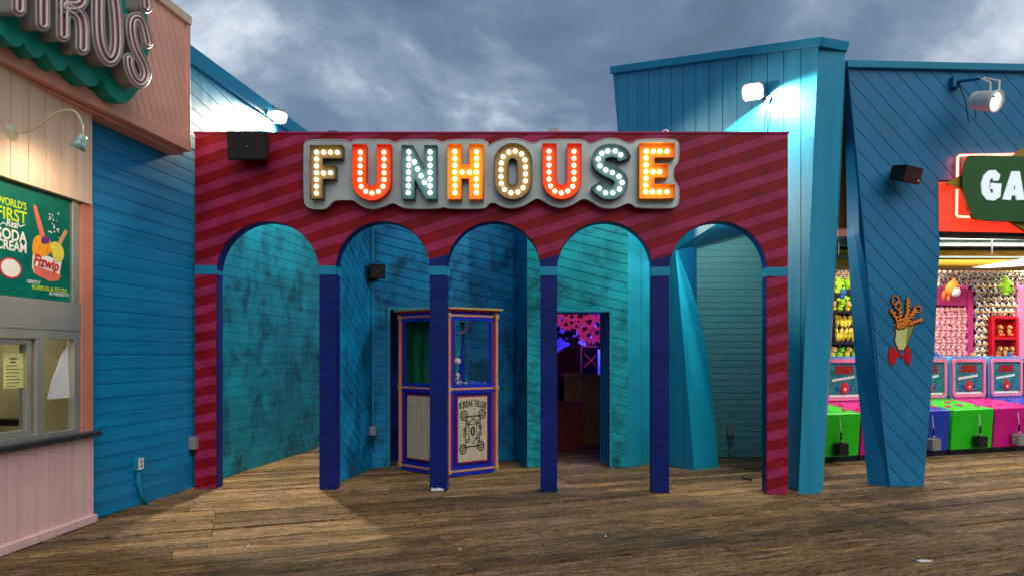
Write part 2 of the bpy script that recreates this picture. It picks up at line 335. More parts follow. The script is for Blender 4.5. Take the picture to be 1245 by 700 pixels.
# ------------------------------------------------------------------ boardwalk
ANG = math.radians(20)
def wood_floor():
    m = bpy.data.materials.new('weathered_planks'); m.use_nodes = True; nt = m.node_tree; L = nt.links.new; p = nt.nodes['Principled BSDF']
    tc = nn(nt, 'ShaderNodeTexCoord'); gi = nn(nt, 'ShaderNodeNewGeometry')
    ofs = nn(nt, 'ShaderNodeVectorMath', operation='SCALE'); ofs.inputs[0].default_value = (37, 0, 19); L(gi.outputs['Random Per Island'], ofs.inputs['Scale'])
    av = nn(nt, 'ShaderNodeVectorMath', operation='ADD'); L(tc.outputs['Object'], av.inputs[0]); L(ofs.outputs[0], av.inputs[1])
    mp = nn(nt, 'ShaderNodeMapping'); mp.inputs['Scale'].default_value = (1.8, 15, 4); L(av.outputs[0], mp.inputs['Vector'])
    g1 = nn(nt, 'ShaderNodeTexNoise'); g1.inputs['Scale'].default_value = 1.6; g1.inputs['Detail'].default_value = 9; g1.inputs['Roughness'].default_value = .82; g1.inputs['Distortion'].default_value = .3; L(mp.outputs[0], g1.inputs['Vector'])
    big = nn(nt, 'ShaderNodeTexNoise'); big.inputs['Scale'].default_value = .55; big.inputs['Detail'].default_value = 5; big.inputs['Roughness'].default_value = .6; L(tc.outputs['Object'], big.inputs['Vector'])
    r = nn(nt, 'ShaderNodeValToRGB'); e = r.color_ramp.elements
    e[0].position = .33; e[0].color = (.03,.018,.008,1); e[1].position = .70; e[1].color = (.64,.43,.19,1)
    x = e.new(.47); x.color = (.19,.11,.042,1); x = e.new(.57); x.color = (.38,.235,.095,1); L(g1.outputs['Fac'], r.inputs[0])
    grey = nn(nt, 'ShaderNodeMix', data_type='RGBA'); mrg = nn(nt, 'ShaderNodeMapRange'); mrg.inputs['From Min'].default_value = .42; mrg.inputs['From Max'].default_value = .62; mrg.inputs['To Max'].default_value = .25
    L(big.outputs['Fac'], mrg.inputs['Value']); L(mrg.outputs[0], grey.inputs['Factor']); L(r.outputs[0], grey.inputs['A'])
    hs = nn(nt, 'ShaderNodeHueSaturation'); hs.inputs['Saturation'].default_value = .35; hs.inputs['Value'].default_value = .8; L(r.outputs[0], hs.inputs['Color']); L(hs.outputs[0], grey.inputs['B'])
    rv = nn(nt, 'ShaderNodeMapRange'); rv.inputs['To Min'].default_value = .5; rv.inputs['To Max'].default_value = 1.32; L(gi.outputs['Random Per Island'], rv.inputs['Value'])
    # dark worn grime spots
    sp2 = nn(nt, 'ShaderNodeTexNoise'); sp2.inputs['Scale'].default_value = 1.7; sp2.inputs['Detail'].default_value = 10; sp2.inputs['Roughness'].default_value = .75
    mps = nn(nt, 'ShaderNodeMapping'); mps.inputs['Scale'].default_value = (.8, 1.6, 1); L(tc.outputs['Object'], mps.inputs['Vector']); L(mps.outputs[0], sp2.inputs['Vector'])
    ms = nn(nt, 'ShaderNodeMapRange'); ms.inputs['From Min'].default_value = .54; ms.inputs['From Max'].default_value = .66; ms.inputs['To Min'].default_value = 1; ms.inputs['To Max'].default_value = .42; L(sp2.outputs['Fac'], ms.inputs['Value'])
    mu0 = nn(nt, 'ShaderNodeMath', operation='MULTIPLY'); L(rv.outputs[0], mu0.inputs[0]); L(ms.outputs[0], mu0.inputs[1])
    # long drying cracks and small pits
    mpc = nn(nt, 'ShaderNodeMapping'); mpc.inputs['Scale'].default_value = (1.1, 26, 1); L(av.outputs[0], mpc.inputs['Vector'])
    ck = nn(nt, 'ShaderNodeTexNoise'); ck.inputs['Scale'].default_value = 1.3; ck.inputs['Detail'].default_value = 3; ck.inputs['Distortion'].default_value = .8; L(mpc.outputs[0], ck.inputs['Vector'])
    cs = nn(nt, 'ShaderNodeMath', operation='SUBTRACT'); cs.inputs[1].default_value = .5; L(ck.outputs['Fac'], cs.inputs[0])
    ca_ = nn(nt, 'ShaderNodeMath', operation='ABSOLUTE'); L(cs.outputs[0], ca_.inputs[0])
    cm = nn(nt, 'ShaderNodeMapRange'); cm.inputs['From Min'].default_value = .004; cm.inputs['From Max'].default_value = .022; cm.inputs['To Min'].default_value = .35; L(ca_.outputs[0], cm.inputs['Value'])
    fn = nn(nt, 'ShaderNodeTexNoise'); fn.inputs['Scale'].default_value = 26; fn.inputs['Detail'].default_value = 8; fn.inputs['Roughness'].default_value = .7; L(tc.outputs['Object'], fn.inputs['Vector'])
    fm = nn(nt, 'ShaderNodeMapRange'); fm.inputs['From Min'].default_value = .32; fm.inputs['From Max'].default_value = .6; fm.inputs['To Min'].default_value = .45; fm.inputs['To Max'].default_value = 1.2; L(fn.outputs['Fac'], fm.inputs['Value'])
    m1 = nn(nt, 'ShaderNodeMath', operation='MULTIPLY'); L(mu0.outputs[0], m1.inputs[0]); L(cm.outputs[0], m1.inputs[1])
    mu = nn(nt, 'ShaderNodeMath', operation='MULTIPLY'); L(m1.outputs[0], mu.inputs[0]); L(fm.outputs[0], mu.inputs[1])
    sc_ = nn(nt, 'ShaderNodeVectorMath', operation='SCALE'); L(grey.outputs['Result'], sc_.inputs[0]); L(mu.outputs[0], sc_.inputs['Scale'])
    gd = nn(nt, 'ShaderNodeTexNoise'); gd.inputs['Scale'].default_value = .8; gd.inputs['Detail'].default_value = 7; gd.inputs['Roughness'].default_value = .65
    mgd = nn(nt, 'ShaderNodeMapping'); mgd.inputs['Location'].default_value = (4.2, 8.8, 0); mgd.inputs['Scale'].default_value = (.7, 1.3, 1); L(tc.outputs['Object'], mgd.inputs['Vector']); L(mgd.outputs[0], gd.inputs['Vector'])
    gm = nn(nt, 'ShaderNodeMapRange', interpolation_type='SMOOTHSTEP'); gm.inputs['From Min'].default_value = .52; gm.inputs['From Max'].default_value = .68; gm.inputs['To Max'].default_value = .6; L(gd.outputs['Fac'], gm.inputs['Value'])
    gx = nn(nt, 'ShaderNodeMix', data_type='RGBA'); L(gm.outputs[0], gx.inputs['Factor']); L(sc_.outputs[0], gx.inputs['A']); gx.inputs['B'].default_value = (.045, .045, .035, 1)
    L(gx.outputs['Result'], p.inputs['Base Color'])
    b = nn(nt, 'ShaderNodeBump'); b.inputs['Strength'].default_value = 1.0; b.inputs['Distance'].default_value = .014; L(g1.outputs['Fac'], b.inputs['Height']); L(b.outputs[0], p.inputs['Normal'])
    rr = nn(nt, 'ShaderNodeMapRange'); rr.inputs['To Min'].default_value = .6; rr.inputs['To Max'].default_value = .9; L(big.outputs['Fac'], rr.inputs['Value']); L(rr.outputs[0], p.inputs['Roughness'])
    p.inputs['Specular IOR Level'].default_value = .22
    return m
M['planks'] = wood_floor(); defm('nail', (.02,.016,.014), .6, metal=.3)
mb = MB(); bw = .225
for r_ in range(-16, 92):
    y0 = r_*bw; x = -9.0 + (r_ // 7 % 2)*1.9 + random.uniform(-.02, .02)
    while x < 18:
        ln = 4.3 if random.random() < .8 else 2.15
        y1 = y0+bw-random.choice((.010,.013,.018,.034)); z = random.uniform(-.012, .0); tz = random.uniform(-.002, .002)
        a, b = x+.003, x+ln-.004
        pts = [(a, y0), (b, y0), (b, y1), (a, y1)]
        k = len(mb.v)
        mb.v += [(px, py, z+(tz if py > y0 else 0)) for px, py in pts]+[(px, py, -.05) for px, py in pts]
        for f in ((0,1,2,3), (0,4,5,1), (1,5,6,2), (2,6,7,3), (3,7,4,0)): mb.f.append(tuple(k+i for i in f)); mb.m.append(0); mb.sm.append(False)
        if x < 9 and y0 < 9:
            for nx in (x+.05, x+ln*.25, x+ln*.5, x+ln*.75, x+ln-.06):
                for ny in (y0+.035, y1-.035):
                    r8 = .006; cx8, cy8 = nx+random.uniform(-.01,.01), ny+random.uniform(-.008,.008)
                    mb.face([(cx8+r8*math.cos(q), cy8+r8*math.sin(q), z+tz+.0022) for q in (0,1.05,2.1,3.14,4.2,5.25)], 1)
        x += ln
bwk = mb.build('boardwalk', ['planks', 'nail']); bwk.rotation_euler = (0, 0, ANG); bwk.location = (0, 0, 0); tag(bwk, 'weathered brown plank boardwalk', None, None, 'structure')
mb = MB(); mb.box(-400, 400, -400, 400, -.3, -.055); tag(mb.build('ground', mat('under_deck', (.03,.022,.015), .9)), None, None, None, 'structure')
# two small things lying on the deck
tag(MB().prism([[(0,0), (.09,.01), (.12,.035), (.05,.06), (-.01,.04)]], .001, .006, Matrix.Translation(G(1119, 683))).build('paper_scrap', 'paper_white'), 'small torn white scrap lying flat on the planks at bottom right', 'litter')
mb = MB(); c = G(907, 583); mb.tube([c+V((-.03,.05,.02)), c+V((0,0,.018)), c+V((.05,-.07,.012))], [.012,.014,.010], 8); tag(mb.build('dropped_stick', 'black_plastic'), 'short black stub lying on the planks inside the rightmost arch', 'litter')
for i, (px, py) in enumerate([(558,668), (300,663), (1052,596), (735,652)]):
    q = G(px, py)
    if i < 4: tag(MB().prism([[(0,0), (.02,.004), (.024,.018), (.004,.02)]], .001, .004, Matrix.Translation(q)).build('paper_crumb', 'paper_white'), ['tiny pale crumb on the planks below the fortune booth column', 'tiny pale crumb on the planks near the left wall', 'tiny pale crumb on the planks between the two blue legs', 'tiny pale crumb on the planks in front of the door arch'][i], 'litter', 'crumbs scattered on the deck')

# ------------------------------------------------------------------ planes
WL = PL(G(107, 633), G(388, 543))            # left blue wall
PK = PL(G(0, 672), G(108, 633.5))            # pink kiosk wall
FC = PL(G(237, 593), G(958, 600))            # red arcade front
TA = PL((1.785, 10.8), (3.48, 8.05))         # tower, boarded face
C1 = PL(G(1082, 591), (G(1123, 590).x, 8.47))# games building front
K = PL(G(1003, 563), G(1245, 548))           # row of game cabinets

# ------------------------------------------------------------------ left blue building
b = thing('blue_building', WL.w(0, 0), 'long blue boarded building along the left behind the pink kiosk', 'building')
u0 = WL.uv(105, 600)[0]
zt = WL.uv(300, 103)[1]
uE = 9.5
mb = MB(); mb.siding([[(u0, .0), (uE, .0), (uE, 3.72), (u0, 3.72)]], 0, .145, .008, .010, WL.M(0, 0, 0), mis=(0,), tilt=.006, skirt=.05)
# split: paint is clean in front of the red facade and mottled behind it
uS = WL.uv(250, 500)[0]
mb = MB(); mb.siding([[(u0, .0), (uS, .0), (uS, 4.05), (u0, 4.05)]], 0, .145, .009, .007, WL.M(0,0,0), tilt=.0, skirt=.05); mb.build('wall', 'paint_blue_left', b)
mb = MB(); mb.siding([[(uS, .0), (uE, .0), (uE, 4.05), (uS, 4.05)]], 0, .145, .009, .007, WL.M(0,0,0), tilt=.0, skirt=.05); mb.build('wall', 'paint_teal_stained', b)
tl = WL.uv(232, 57)[1]; tr_ = WL.uv(385, 162)
mb = MB(); mb.siding([[(u0, 4.055), (uE, 4.055), (uE, tl-.22), (u0, tl-.22)]], -10, .17, .009, .012, WL.M(0,0,.002), skirt=.05); mb.build('upper_wall', 'paint_tower', b)
mb = MB(); mb.box(u0, uE+.03, tl-.22, tl, -.3, .035, WL.M()); mb.build('roof_cap', 'paint_tower_trim', b, bevel=.01)
mb = MB(); mb.box(u0, uE, .0, tl-.02, -.4, -.052, WL.M()); mb.build('wall_core', 'dark', b)

# outlet box with conduit on the left wall
q = WL.uv(165, 563); T = WL.M(q[0], q[1], 0)
o = thing('outlet_box', WL.w(*q), 'blue outlet box with white cover and bent conduit low on the left wall', 'outlet')
MB().box(-.05, .05, -.07, .07, .004, .06, T).build('box', 'paint_tower_trim', o, bevel=.004)
MB().prism([rrect(-.038,.038,-.06,.06,.006)], .06, .066, T).prism([rrect(-.012,.012,.012,.036,.004)], .066, .069, T, 1).prism([rrect(-.012,.012,-.036,-.012,.004)], .066, .069, T, 1).build('cover', ['white_metal', 'booth_red'], o)
MB().tube([T@V((0,-.07,.03)), T@V((0,-.2,.03)), T@V((.03,-.32,.04)), T@V((.12,-.47,.05)), T@V((.14,-q[1]+.0,.05))], .023, 10).build('conduit', 'paint_tower_trim', o)
MB().box(-.03, .03, -.2, -.185, .002, .05, T).build('strap', 'paint_tower_trim', o)
q = WL.uv(232, 538); T = WL.M(q[0], q[1], 0)
o = thing('junction_box', WL.w(*q), 'small grey junction box at the foot of the left wall beside the red pilaster', 'junction box')
MB().box(-.06, .06, -.07, .07, .004, .09, T).build('box', 'steel_grey', o, bevel=.005)
MB().box(-.035, .035, -.14, -.072, .01, .06, T).build('plug', 'black_plastic', o, bevel=.005)

# ------------------------------------------------------------------ pink kiosk
k = thing('pink_kiosk', PK.w(0, 0), 'pink boarded food kiosk with serving windows at the far left', 'building')
uR = PK.uv(107, 600)[0]
mb = MB(); zs = PK.uv(60, 538)[1]
mb.siding([[(-2, 0.06), (uR, 0.06), (uR, zs), (-2, zs)]], 90, .155, .006, .010, PK.M(0,0,.055), mis=(0,), skirt=.07); mb.build('lower_wall', 'paint_pink_low', k)
mb = MB(); mb.box(-2, uR+.02, .0, .075, -.02, .085, PK.M()); mb.build('base_trim', 'paint_pink_low', k, bevel=.006)
mb = MB(); mb.box(-2, uR+.03, zs+.002, zs+.05, -.05, .12, PK.M()); mb.build('counter_sill', 'sill_dark', k, bevel=.006)
zu = PK.uv(112, 249, .09); zu2 = 3.9
mb = MB(); mb.siding([[(-2, zu[1]), (zu[0], zu[1]), (zu[0], zu2), (-2, zu2)]], 90, .19, .007, .012, PK.M(0,0,.09), skirt=.13); mb.build('upper_wall', 'paint_pink_up', k)
# window zone
a = PK.uv(99, 400, .05)[0]; zb = zs+.05; zp0 = PK.uv(90, 368, .05)[1]; zp1 = PK.uv(90, 240, .05)[1]; zw = PK.uv(90, 402, .05)[1]
mb = MB(); mb.box(a+.0, uR, zb, zu[1]+.02, -.02, .052, PK.M()); mb.build('corner_trim', 'paint_salmon', k, bevel=.004)
mb = MB(); mb.box(-2, a-.002, zw, zp0, -.02, .05, PK.M()); mb.build('transom_panel', 'aluminium', k, bevel=.004)
uw = [PK.uv(x, 460, .04)[0] for x in (45, 52, 90)]
fr = MB(); Tm = PK.M()
for (x0, x1, z0, z1) in ((-2, a-.002, zw-.08, zw-.001), (uw[0]-.012, uw[1]+.012, zb, zw-.081), (uw[2], a-.002, zb, zw-.081), (-2, uw[0]-.013, zb, zb+.045), (uw[1]+.013, uw[2]-.001, zb, zb+.045)):
    fr.box(x0, x1, z0, z1, -.03, .045, Tm)
wf = fr.build('window_frame', 'aluminium', k, bevel=.003)
fr = MB(); x1 = uw[0]-.03
for (x0, x1_, z0, z1) in ((x1-.05, x1, zb+.048, zw-.084), (-2, x1-.051, zw-.13, zw-.084), (-2, x1-.051, zb+.048, zb+.10)): fr.box(x0, x1_, z0, z1, -.06, .015, Tm)
sw = fr.build('sliding_window', 'aluminium', k, bevel=.003)
MB().box(-2, x1-.052, zb+.101, zw-.131, -.03, -.024, Tm).build('pane', 'glass', sw)
MB().box(uw[1]+.014, uw[2]-.002, zb+.046, zw-.082, -.02, -.014, Tm).build('pane', 'glass', wf)
# frames around the poster, kiosk body behind
fr = MB(); up = PK.uv(88, 300, .05)[0]
fr.box(up+.004, up+.06, zp0+.001, zu[1]+.02, -.02, .05, Tm).box(up+.062, a-.003, zp0+.001, zu[1]+.02, -.02, .035, Tm)
fr.build('poster_frame', 'aluminium', k, bevel=.004)
mb = MB(); mb.box(-2, uR-.01, 0, zb-.06, -1.6, -.03, Tm); mb.box(-2, uR-.01, zw, 3.9, -1.6, -.03, Tm); mb.box(-2, uR-.01, zb-.06, zw, -1.6, -1.5, Tm); mb.box(uR-.04, uR-.01, zb-.06, zw, -1.5, -.03, Tm)
mb.build('kiosk_room', mat('kiosk_inside', (.40,.37,.24), .7, var=.35, vs=2), k)
mb = MB(); mb.box(uw[0]-.4, uw[0]-.1, zb-.06, zb+.35, -.9, -.4, Tm); mb.box(uw[1]+.1, uw[1]+.22, zb+.1, zb+.16, -.5, -.2, Tm); light('kiosk_room_light', 'POINT', PK.w(uw[1], zw+.0-.15, -.7), PK.w(0,0,0), 5, (1,.88,.58), k, shadow_soft_size=.1)
tag(mb.build('cash_register', 'black_plastic', bevel=.01), 'dark appliance standing inside the kiosk behind the serving windows', 'appliance')
# papers
def sheet(name, m, pts, d, label, cat, lines=True):
    t = thing(name, PK.w(*PK.uv(*pts[0], d), d), label, cat)
    P = PK.tr(pts, d); MB().prism([P], d-.001, d, PK.M()).build('sheet', m, t)
    return t, P
t, P = sheet('notice_paper', 'paper_yellow', [(4, 429), (29, 429), (29, 471), (4, 472)], -.018, 'yellow printed notice taped inside the sliding serving window', 'notice')
mb = MB(); zz = P[0][1]
for i in range(9):
    z = zz-.05-i*.028; mb.box(P[0][0]+.03+(i < 2)*.04, P[1][0]-.03-(i < 2)*.04-(i % 3)*.02, z, z+(.010 if i < 2 else .005), -.0175, -.0168, Tm)
mb.build('printing', 'ink_black', t)
t, P = sheet('white_paper', 'paper_white', [(82, 420), (84.5, 483), (57, 485), (62, 466), (76, 428)], -.008, 'folded white paper sheet hanging diagonally in the right serving window', 'paper')
P2 = PK.tr([(76, 428), (62, 466), (72, 455), (82, 440)], -.004); MB().prism([P2], -.007, -.004, Tm).build('fold', 'paper_white', t)
# poster
d = .055; P0 = PK.uv(-60, 300, d)[0]; P1 = up
po = thing('menu_poster', PK.w(P1, zp0, d), 'green backlit style poster reading WORLD\'S FIRST Real SODA CREAM above the serving windows', 'poster')
zpT = PK.uv(90, 245, d)[1]
MB().box(P0, P1, zp0+.004, zu[1]+.03, .01, .03, Tm).build('board', 'poster_green', po)
dd = .031
def ptxt(txt, px, py, size, m, bold=.003, sx=1.0, name='lettering', shear=0, rot=0):
    q = PK.uv(px, py, dd); return text_mesh(txt, size, PK.M(q[0], q[1], dd)@Matrix.Rotation(rot, 4, 'Z'), name, m, po, bold, .001, sx, 1, shear)
def pfit(txt, xl_, xr_, py, hpx, m, bold=.004, shear=0):
    a_, b_ = PK.uv(xl_, py, dd), PK.uv(xr_, py+(xr_-xl_)*.14*(430-py)/150, dd); o = text_mesh(txt, 1, I4, 'lettering', m, po, 0, .001, 1, 1, shear)
    xs = [v.co.x for v in o.data.vertices]; ys = [v.co.y for v in o.data.vertices]; W_ = max(xs)-min(xs); H_ = max(ys)-min(ys); zc_ = PK.uv((xl_+xr_)/2, py, dd)[1]
    hh = hpx/F*5.9; kx, ky = (b_[0]-a_[0])/W_, hh/H_; old = o.data; bpy.data.objects.remove(o)
    o = text_mesh(txt, 1, PK.M((a_[0]+b_[0])/2, zc_, dd)@Matrix.Diagonal((kx, ky, .8, 1)), 'lettering', m, po, bold*.45/ky, .001, 1, 1, shear); return o
pfit("WORLD'S", -3, 32, 247.5, 9, 'ink_lime'); pfit('FIRST', -4, 32, 262, 14, 'ink_lime', .006); pfit('Real', 7, 22, 272.5, 9, 'ink_white', .002, .25)
pfit('SODA', -4, 32, 286.5, 12.5, 'ink_white', .007); pfit('CREAM', -4, 32, 299.5, 11, 'ink_white', .006)
pfit('GENTLY', 33, 49, 343, 4, 'ink_white', .001); pfit('BUBBLES & FIZZES', 39, 81, 351.5, 5.2, 'ink_lime', .0015); pfit('AS YOU EAT IT!', 60, 84, 358, 4, 'ink_white', .001)
def pshape(name, m, pts, dz=.001, sm=0):
    P = PK.tr(pts, dd)
    if sm: P = chaikin(P, sm)
    return MB().prism([P], dd-.002, dd+dz, Tm).build(name, m, po)
pshape('cup', 'ink_white', [(40, 309), (46, 307), (75, 318), (71, 341), (60, 342), (42, 333), (39, 325)], .001)
pshape('cup_stripe', 'ink_coral', [(40, 322), (74, 334), (71, 341), (60, 342), (42, 333)], .002)
pshape('scoop', 'ink_orange', [(40, 312), (39, 297), (43, 287), (52, 285), (61, 291), (63, 305), (57, 312), (46, 311)], .003, 2)
pshape('scoop', 'ink_yellow', [(62, 306), (61, 297), (67, 293), (76, 300), (78, 310), (75, 319), (66, 317)], .004, 2)
pshape('spoon', 'ink_coral', [(40, 250), (43, 249), (47, 262), (55, 290), (50, 292), (44, 270)], .005, 1)
pshape('berry', 'ink_purple', [(49, 291), (53, 287), (59, 288), (60, 295), (54, 297), (50, 296)], .006, 2)
pshape('wafer', 'ink_tan', [(79, 279), (82, 282), (74, 298), (70, 296)], .003)
q = PK.uv(56, 320, dd+.003); text_mesh('Fizwip', .125, PK.M(q[0], q[1], dd+.006)@Matrix.Rotation(-.10, 4, 'Z'), 'lettering', 'ink_red', po, .003, .001, .95, 1, .2)
mb = MB()
for i in range(22):
    px, py = 60+random.uniform(-3, 12), 258+random.uniform(0, 32); q = PK.uv(px, py, dd); r = random.uniform(.004, .009)
    mb.prism([arc(q[0], q[1], r, r, 0, 330, 8)], dd-.001, dd+.001, Tm)
mb.build('bubbles', 'ink_white', po)['kind'] = 'stuff'
pshape('swirl_line', 'ink_white', [(0, 273), (4, 270), (8, 273), (8, 274), (4, 271.5), (0, 274)], .001); pshape('swirl_line', 'ink_white', [(21, 272), (25, 275), (30, 273), (30, 274), (25, 276.5), (21, 273)], .001)
q = PK.uv(13, 326, dd); mb = MB()
mb.prism([arc(q[0], q[1], .115, .085, 0, 350, 24)], dd-.001, dd+.001, Tm, 0); mb.prism([arc(q[0], q[1], .10, .072, 0, 350, 24)], dd, dd+.002, Tm, 1)
mb.build('round_emblem', ['ink_red', 'ink_white'], po)

# fascia box with diagonal boards
pc = WL.uv(206, 186); off = .235
FS = PL(WL.w(pc[0], 0, 0)+WL.n*off, WL.w(pc[0]+1, 0, 0)+WL.n*off)  # u=0 at the right end
zf0 = pc[1]; zf1 = FS.uv(231, 22)[1]
fa = thing('kiosk_fascia', FS.w(0, zf0), 'overhanging salmon fascia box with slanted boards above the kiosk', 'fascia')
mb = MB(); mb.siding([[(-6, zf0+.13), (-.05, zf0+.13), (-.05, zf1-.1), (-6, zf1-.1)]], -68, .105, .008, .012, FS.M(0,0,0), skirt=.03); mb.build('boarding', 'paint_fascia', fa)
mb = MB(); mb.box(-6, .01, zf0, zf0+.128, -.3, .03, FS.M()); mb.build('bottom_trim', 'paint_fascia_trim', fa, bevel=.006)
mb = MB(); mb.box(-6, .01, zf1-.1, zf1, -.3, .035, FS.M()); mb.build('top_trim', 'paint_pink_up', fa, bevel=.006)
mb = MB(); mb.box(-.05, .008, zf0+.13, zf1-.1, -.3, .02, FS.M()); mb.build('end_trim', 'paint_fascia_trim', fa, bevel=.006)
mb = MB(); mb.box(-6, -.052, zf0+.13, zf1-.1, -.3, -.03, FS.M()); mb.build('box_core', 'paint_fascia_trim', fa)
mb = MB(); mb.box(-6, .0, zf0-.03, zf0-.003, -.3, -.06, FS.M()); mb.build('soffit_strip', 'paint_fascia_trim', fa, bevel=.004)

# neon name sign on the fascia
ns = thing('neon_name_sign', FS.w(-1.5, zf0+.4), 'unlit grey neon channel letters on a scalloped teal backing over the kiosk', 'sign')
def q5(l): return [(x/5.385, y/5.385) for x, y in l]
lobes = []
cus = [(-400,10), (-250,90), (-130,170), (10,225), (155,280), (300,345), (445,420), (665,510)]
bot = [(-330,130), (-190,180), (-50,250), (95,305), (230,378), (385,462), (580,563)]
for i in range(len(bot)):
    a_, b_, c_ = cus[i], bot[i], cus[i+1]
    ctrl = (2*b_[0]-(a_[0]+c_[0])/2, 2*b_[1]-(a_[1]+c_[1])/2)
    for j in range(8):
        t = j/8; lobes.append(((1-t)**2*a_[0]+2*t*(1-t)*ctrl[0]+t*t*c_[0], (1-t)**2*a_[1]+2*t*(1-t)*ctrl[1]+t*t*c_[1]))
lobes += [(665,510), (690,570), (730,630), (775,668), (825,680), (870,640), (905,590), (985,300), (960,60), (905,-140), (-400,-520)]
dB = .17
MB().prism([FS.tr(q5(lobes), dB)], .02, dB, FS.M()).build('backing', 'teal_sign', ns)
dF = .33
def neon_letter(paths, w_, tubes):
    mb = MB(); mm = FS.M()
    for path in paths:
        ol = FS.tr(q5(stroke(path, w_)), dF)
        mb.prism([ol], dB, dF-.03, mm, 1, 0)         # box sides and recessed face
        rim = FS.tr(q5(stroke(path, w_)), dF)
        mb.tube([FS.w(x, z, dF-.012) for x, z in rim], .014, 6, 0, closed=True)
    o = mb.build('letter', ['letter_grey', 'letter_mauve'], ns)
    tb = MB()
    for path in tubes:
        tb.tube([FS.w(*FS.uv(x/5.385, y/5.385, dF), dF) for x, y in path], .011, 6)
    tb.build('neon_tube', 'neon_off', o)
    c = MB()
    return o
def ch(l, n=2): return chaikin(l, n, False)
def loop_in(path, w_): s = stroke(path, w_); return s+[s[0]]
for path in ([(130,-260), (130,-80), (130,62)], [(285,-200), (287,0), (287,160)]):
    neon_letter([path], 86, [loop_in(path, 40)])
Rp = [[(418,-200), (420,0), (420,232)], ch([(418,-190), (540,-160), (545,0), (520,40), (440,40)]), ch([(440,45), (520,90), (548,160), (546,318)])]
neon_letter(Rp, 82, [loop_in(p, 38) for p in Rp])
Op = ch([(700,-190), (650,-100), (646,120), (655,300), (715,415), (775,350), (768,120), (745,-60), (700,-190)], 3)
neon_letter([Op], 78, [loop_in(Op, 34)])
Sp = ch([(968,285), (950,190), (920,120), (870,120), (862,200), (890,330), (945,420), (965,500), (925,555), (880,520), (850,440), (846,385)], 3)
neon_letter([Sp], 62, [loop_in(Sp, 26)])
neon_letter([[(955,-60), (962,45)]], 74, [loop_in([(955,-60), (962,45)], 32)])

# gooseneck lamps
def goose(px, label):
    q = PK.uv(px, 161, .1); T = PK.M(q[0], q[1], .092)
    o = thing('gooseneck_lamp', PK.w(*q, .09), label, 'wall lamp', 'gooseneck lamps on the kiosk wall')
    MB().lathe([(.001,.03), (.03,.028), (.055,.012), (.07,0)], T, 20).build('wall_plate', 'lamp_cream', o)
    path = [T@V(p) for p in ((0,0,.02), (.02,.0,.12), (.03,.06,.22), (.04,.15,.32), (.05,.19,.42), (.06,.18,.50), (.07,.08,.55), (.07,-.02,.55))]
    P = [tuple(p) for p in path]
    for _ in range(2):
        n = []
        for i in range(len(P)-1):
            a_, b_ = V(P[i]), V(P[i+1]); n += [a_*.75+b_*.25, a_*.25+b_*.75]
        P = [P[0]]+[tuple(x) for x in n]+[P[-1]]
    MB().tube(P, .008, 8).build('arm', 'lamp_cream', o)
    dn = (-PK.n*.5+V((0,0,-1))); Ts = dirT(T@V((.07,-.02,.55)), dn)
    MB().lathe([(.02,-.01), (.035,.0), (.034,.04), (.038,.055), (.065,.11), (.061,.11), (.034,.06), (.001,.05)], Ts, 20).build('shade', 'lamp_patina', o)
    return o, Ts
g1_, Ts = goose(15, 'patina gooseneck lamp on a thin arm above the green poster')
lp = Ts@V((0,0,.12)); light('kiosk_lamp_light', 'SPOT', lp, PK.w(*PK.uv(40, 300, .05)), 22, (1,.80,.52), g1_, spot_size=math.radians(150), spot_blend=.8, shadow_soft_size=.05)
q = PK.uv(15, 161)[0]-1.15
c = copy_tree(g1_); c.location = V(c.location)+PK.u*(-1.15); c['label'] = 'second gooseneck lamp just past the left edge of the kiosk wall'
light('kiosk_lamp_light', 'SPOT', lp-PK.u*1.15, PK.w(q, 2.2, .0), 45, (1,.80,.50), None, spot_size=math.radians(150), spot_blend=.8, shadow_soft_size=.05)

# ------------------------------------------------------------------ red arcade front
fa = thing('funhouse_facade', FC.w(FC.uv(600, 560)[0], 0), 'crimson and magenta striped facade with five round arches and navy columns', 'facade')
xl, xr = 237, 958; A = [(263,388), (408.5,522), (543,657), (677.5,792.5), (814,932)]
ztl, ztr = FC.uv(237, 163)[1], FC.uv(958, 163)[1]
uL, uRt = FC.uv(237, 400)[0], FC.uv(958, 400)[0]
zb0, zb1 = 2.56, 2.66  # fixed below from the photo
zband = lambda px, py: FC.uv(px, py)[1]
arches = []
for x0, x1 in A:
    a0, a1 = FC.uv(x0, 330)[0], FC.uv(x1, 330)[0]; r = (a1-a0)/2; cu = (a0+a1)/2
    ztop = FC.uv((x0+x1)/2, 269.5)[1]; arches.append((cu, r, ztop-r))
def zline(u, zl, zr): return zl+(zr-zl)*(u-uL)/(uRt-uL)
bl, br = (FC.uv(237, 333.5)[1], FC.uv(237, 322.5)[1]), (FC.uv(958, 336)[1], FC.uv(958, 325)[1])
Tf = FC.M()
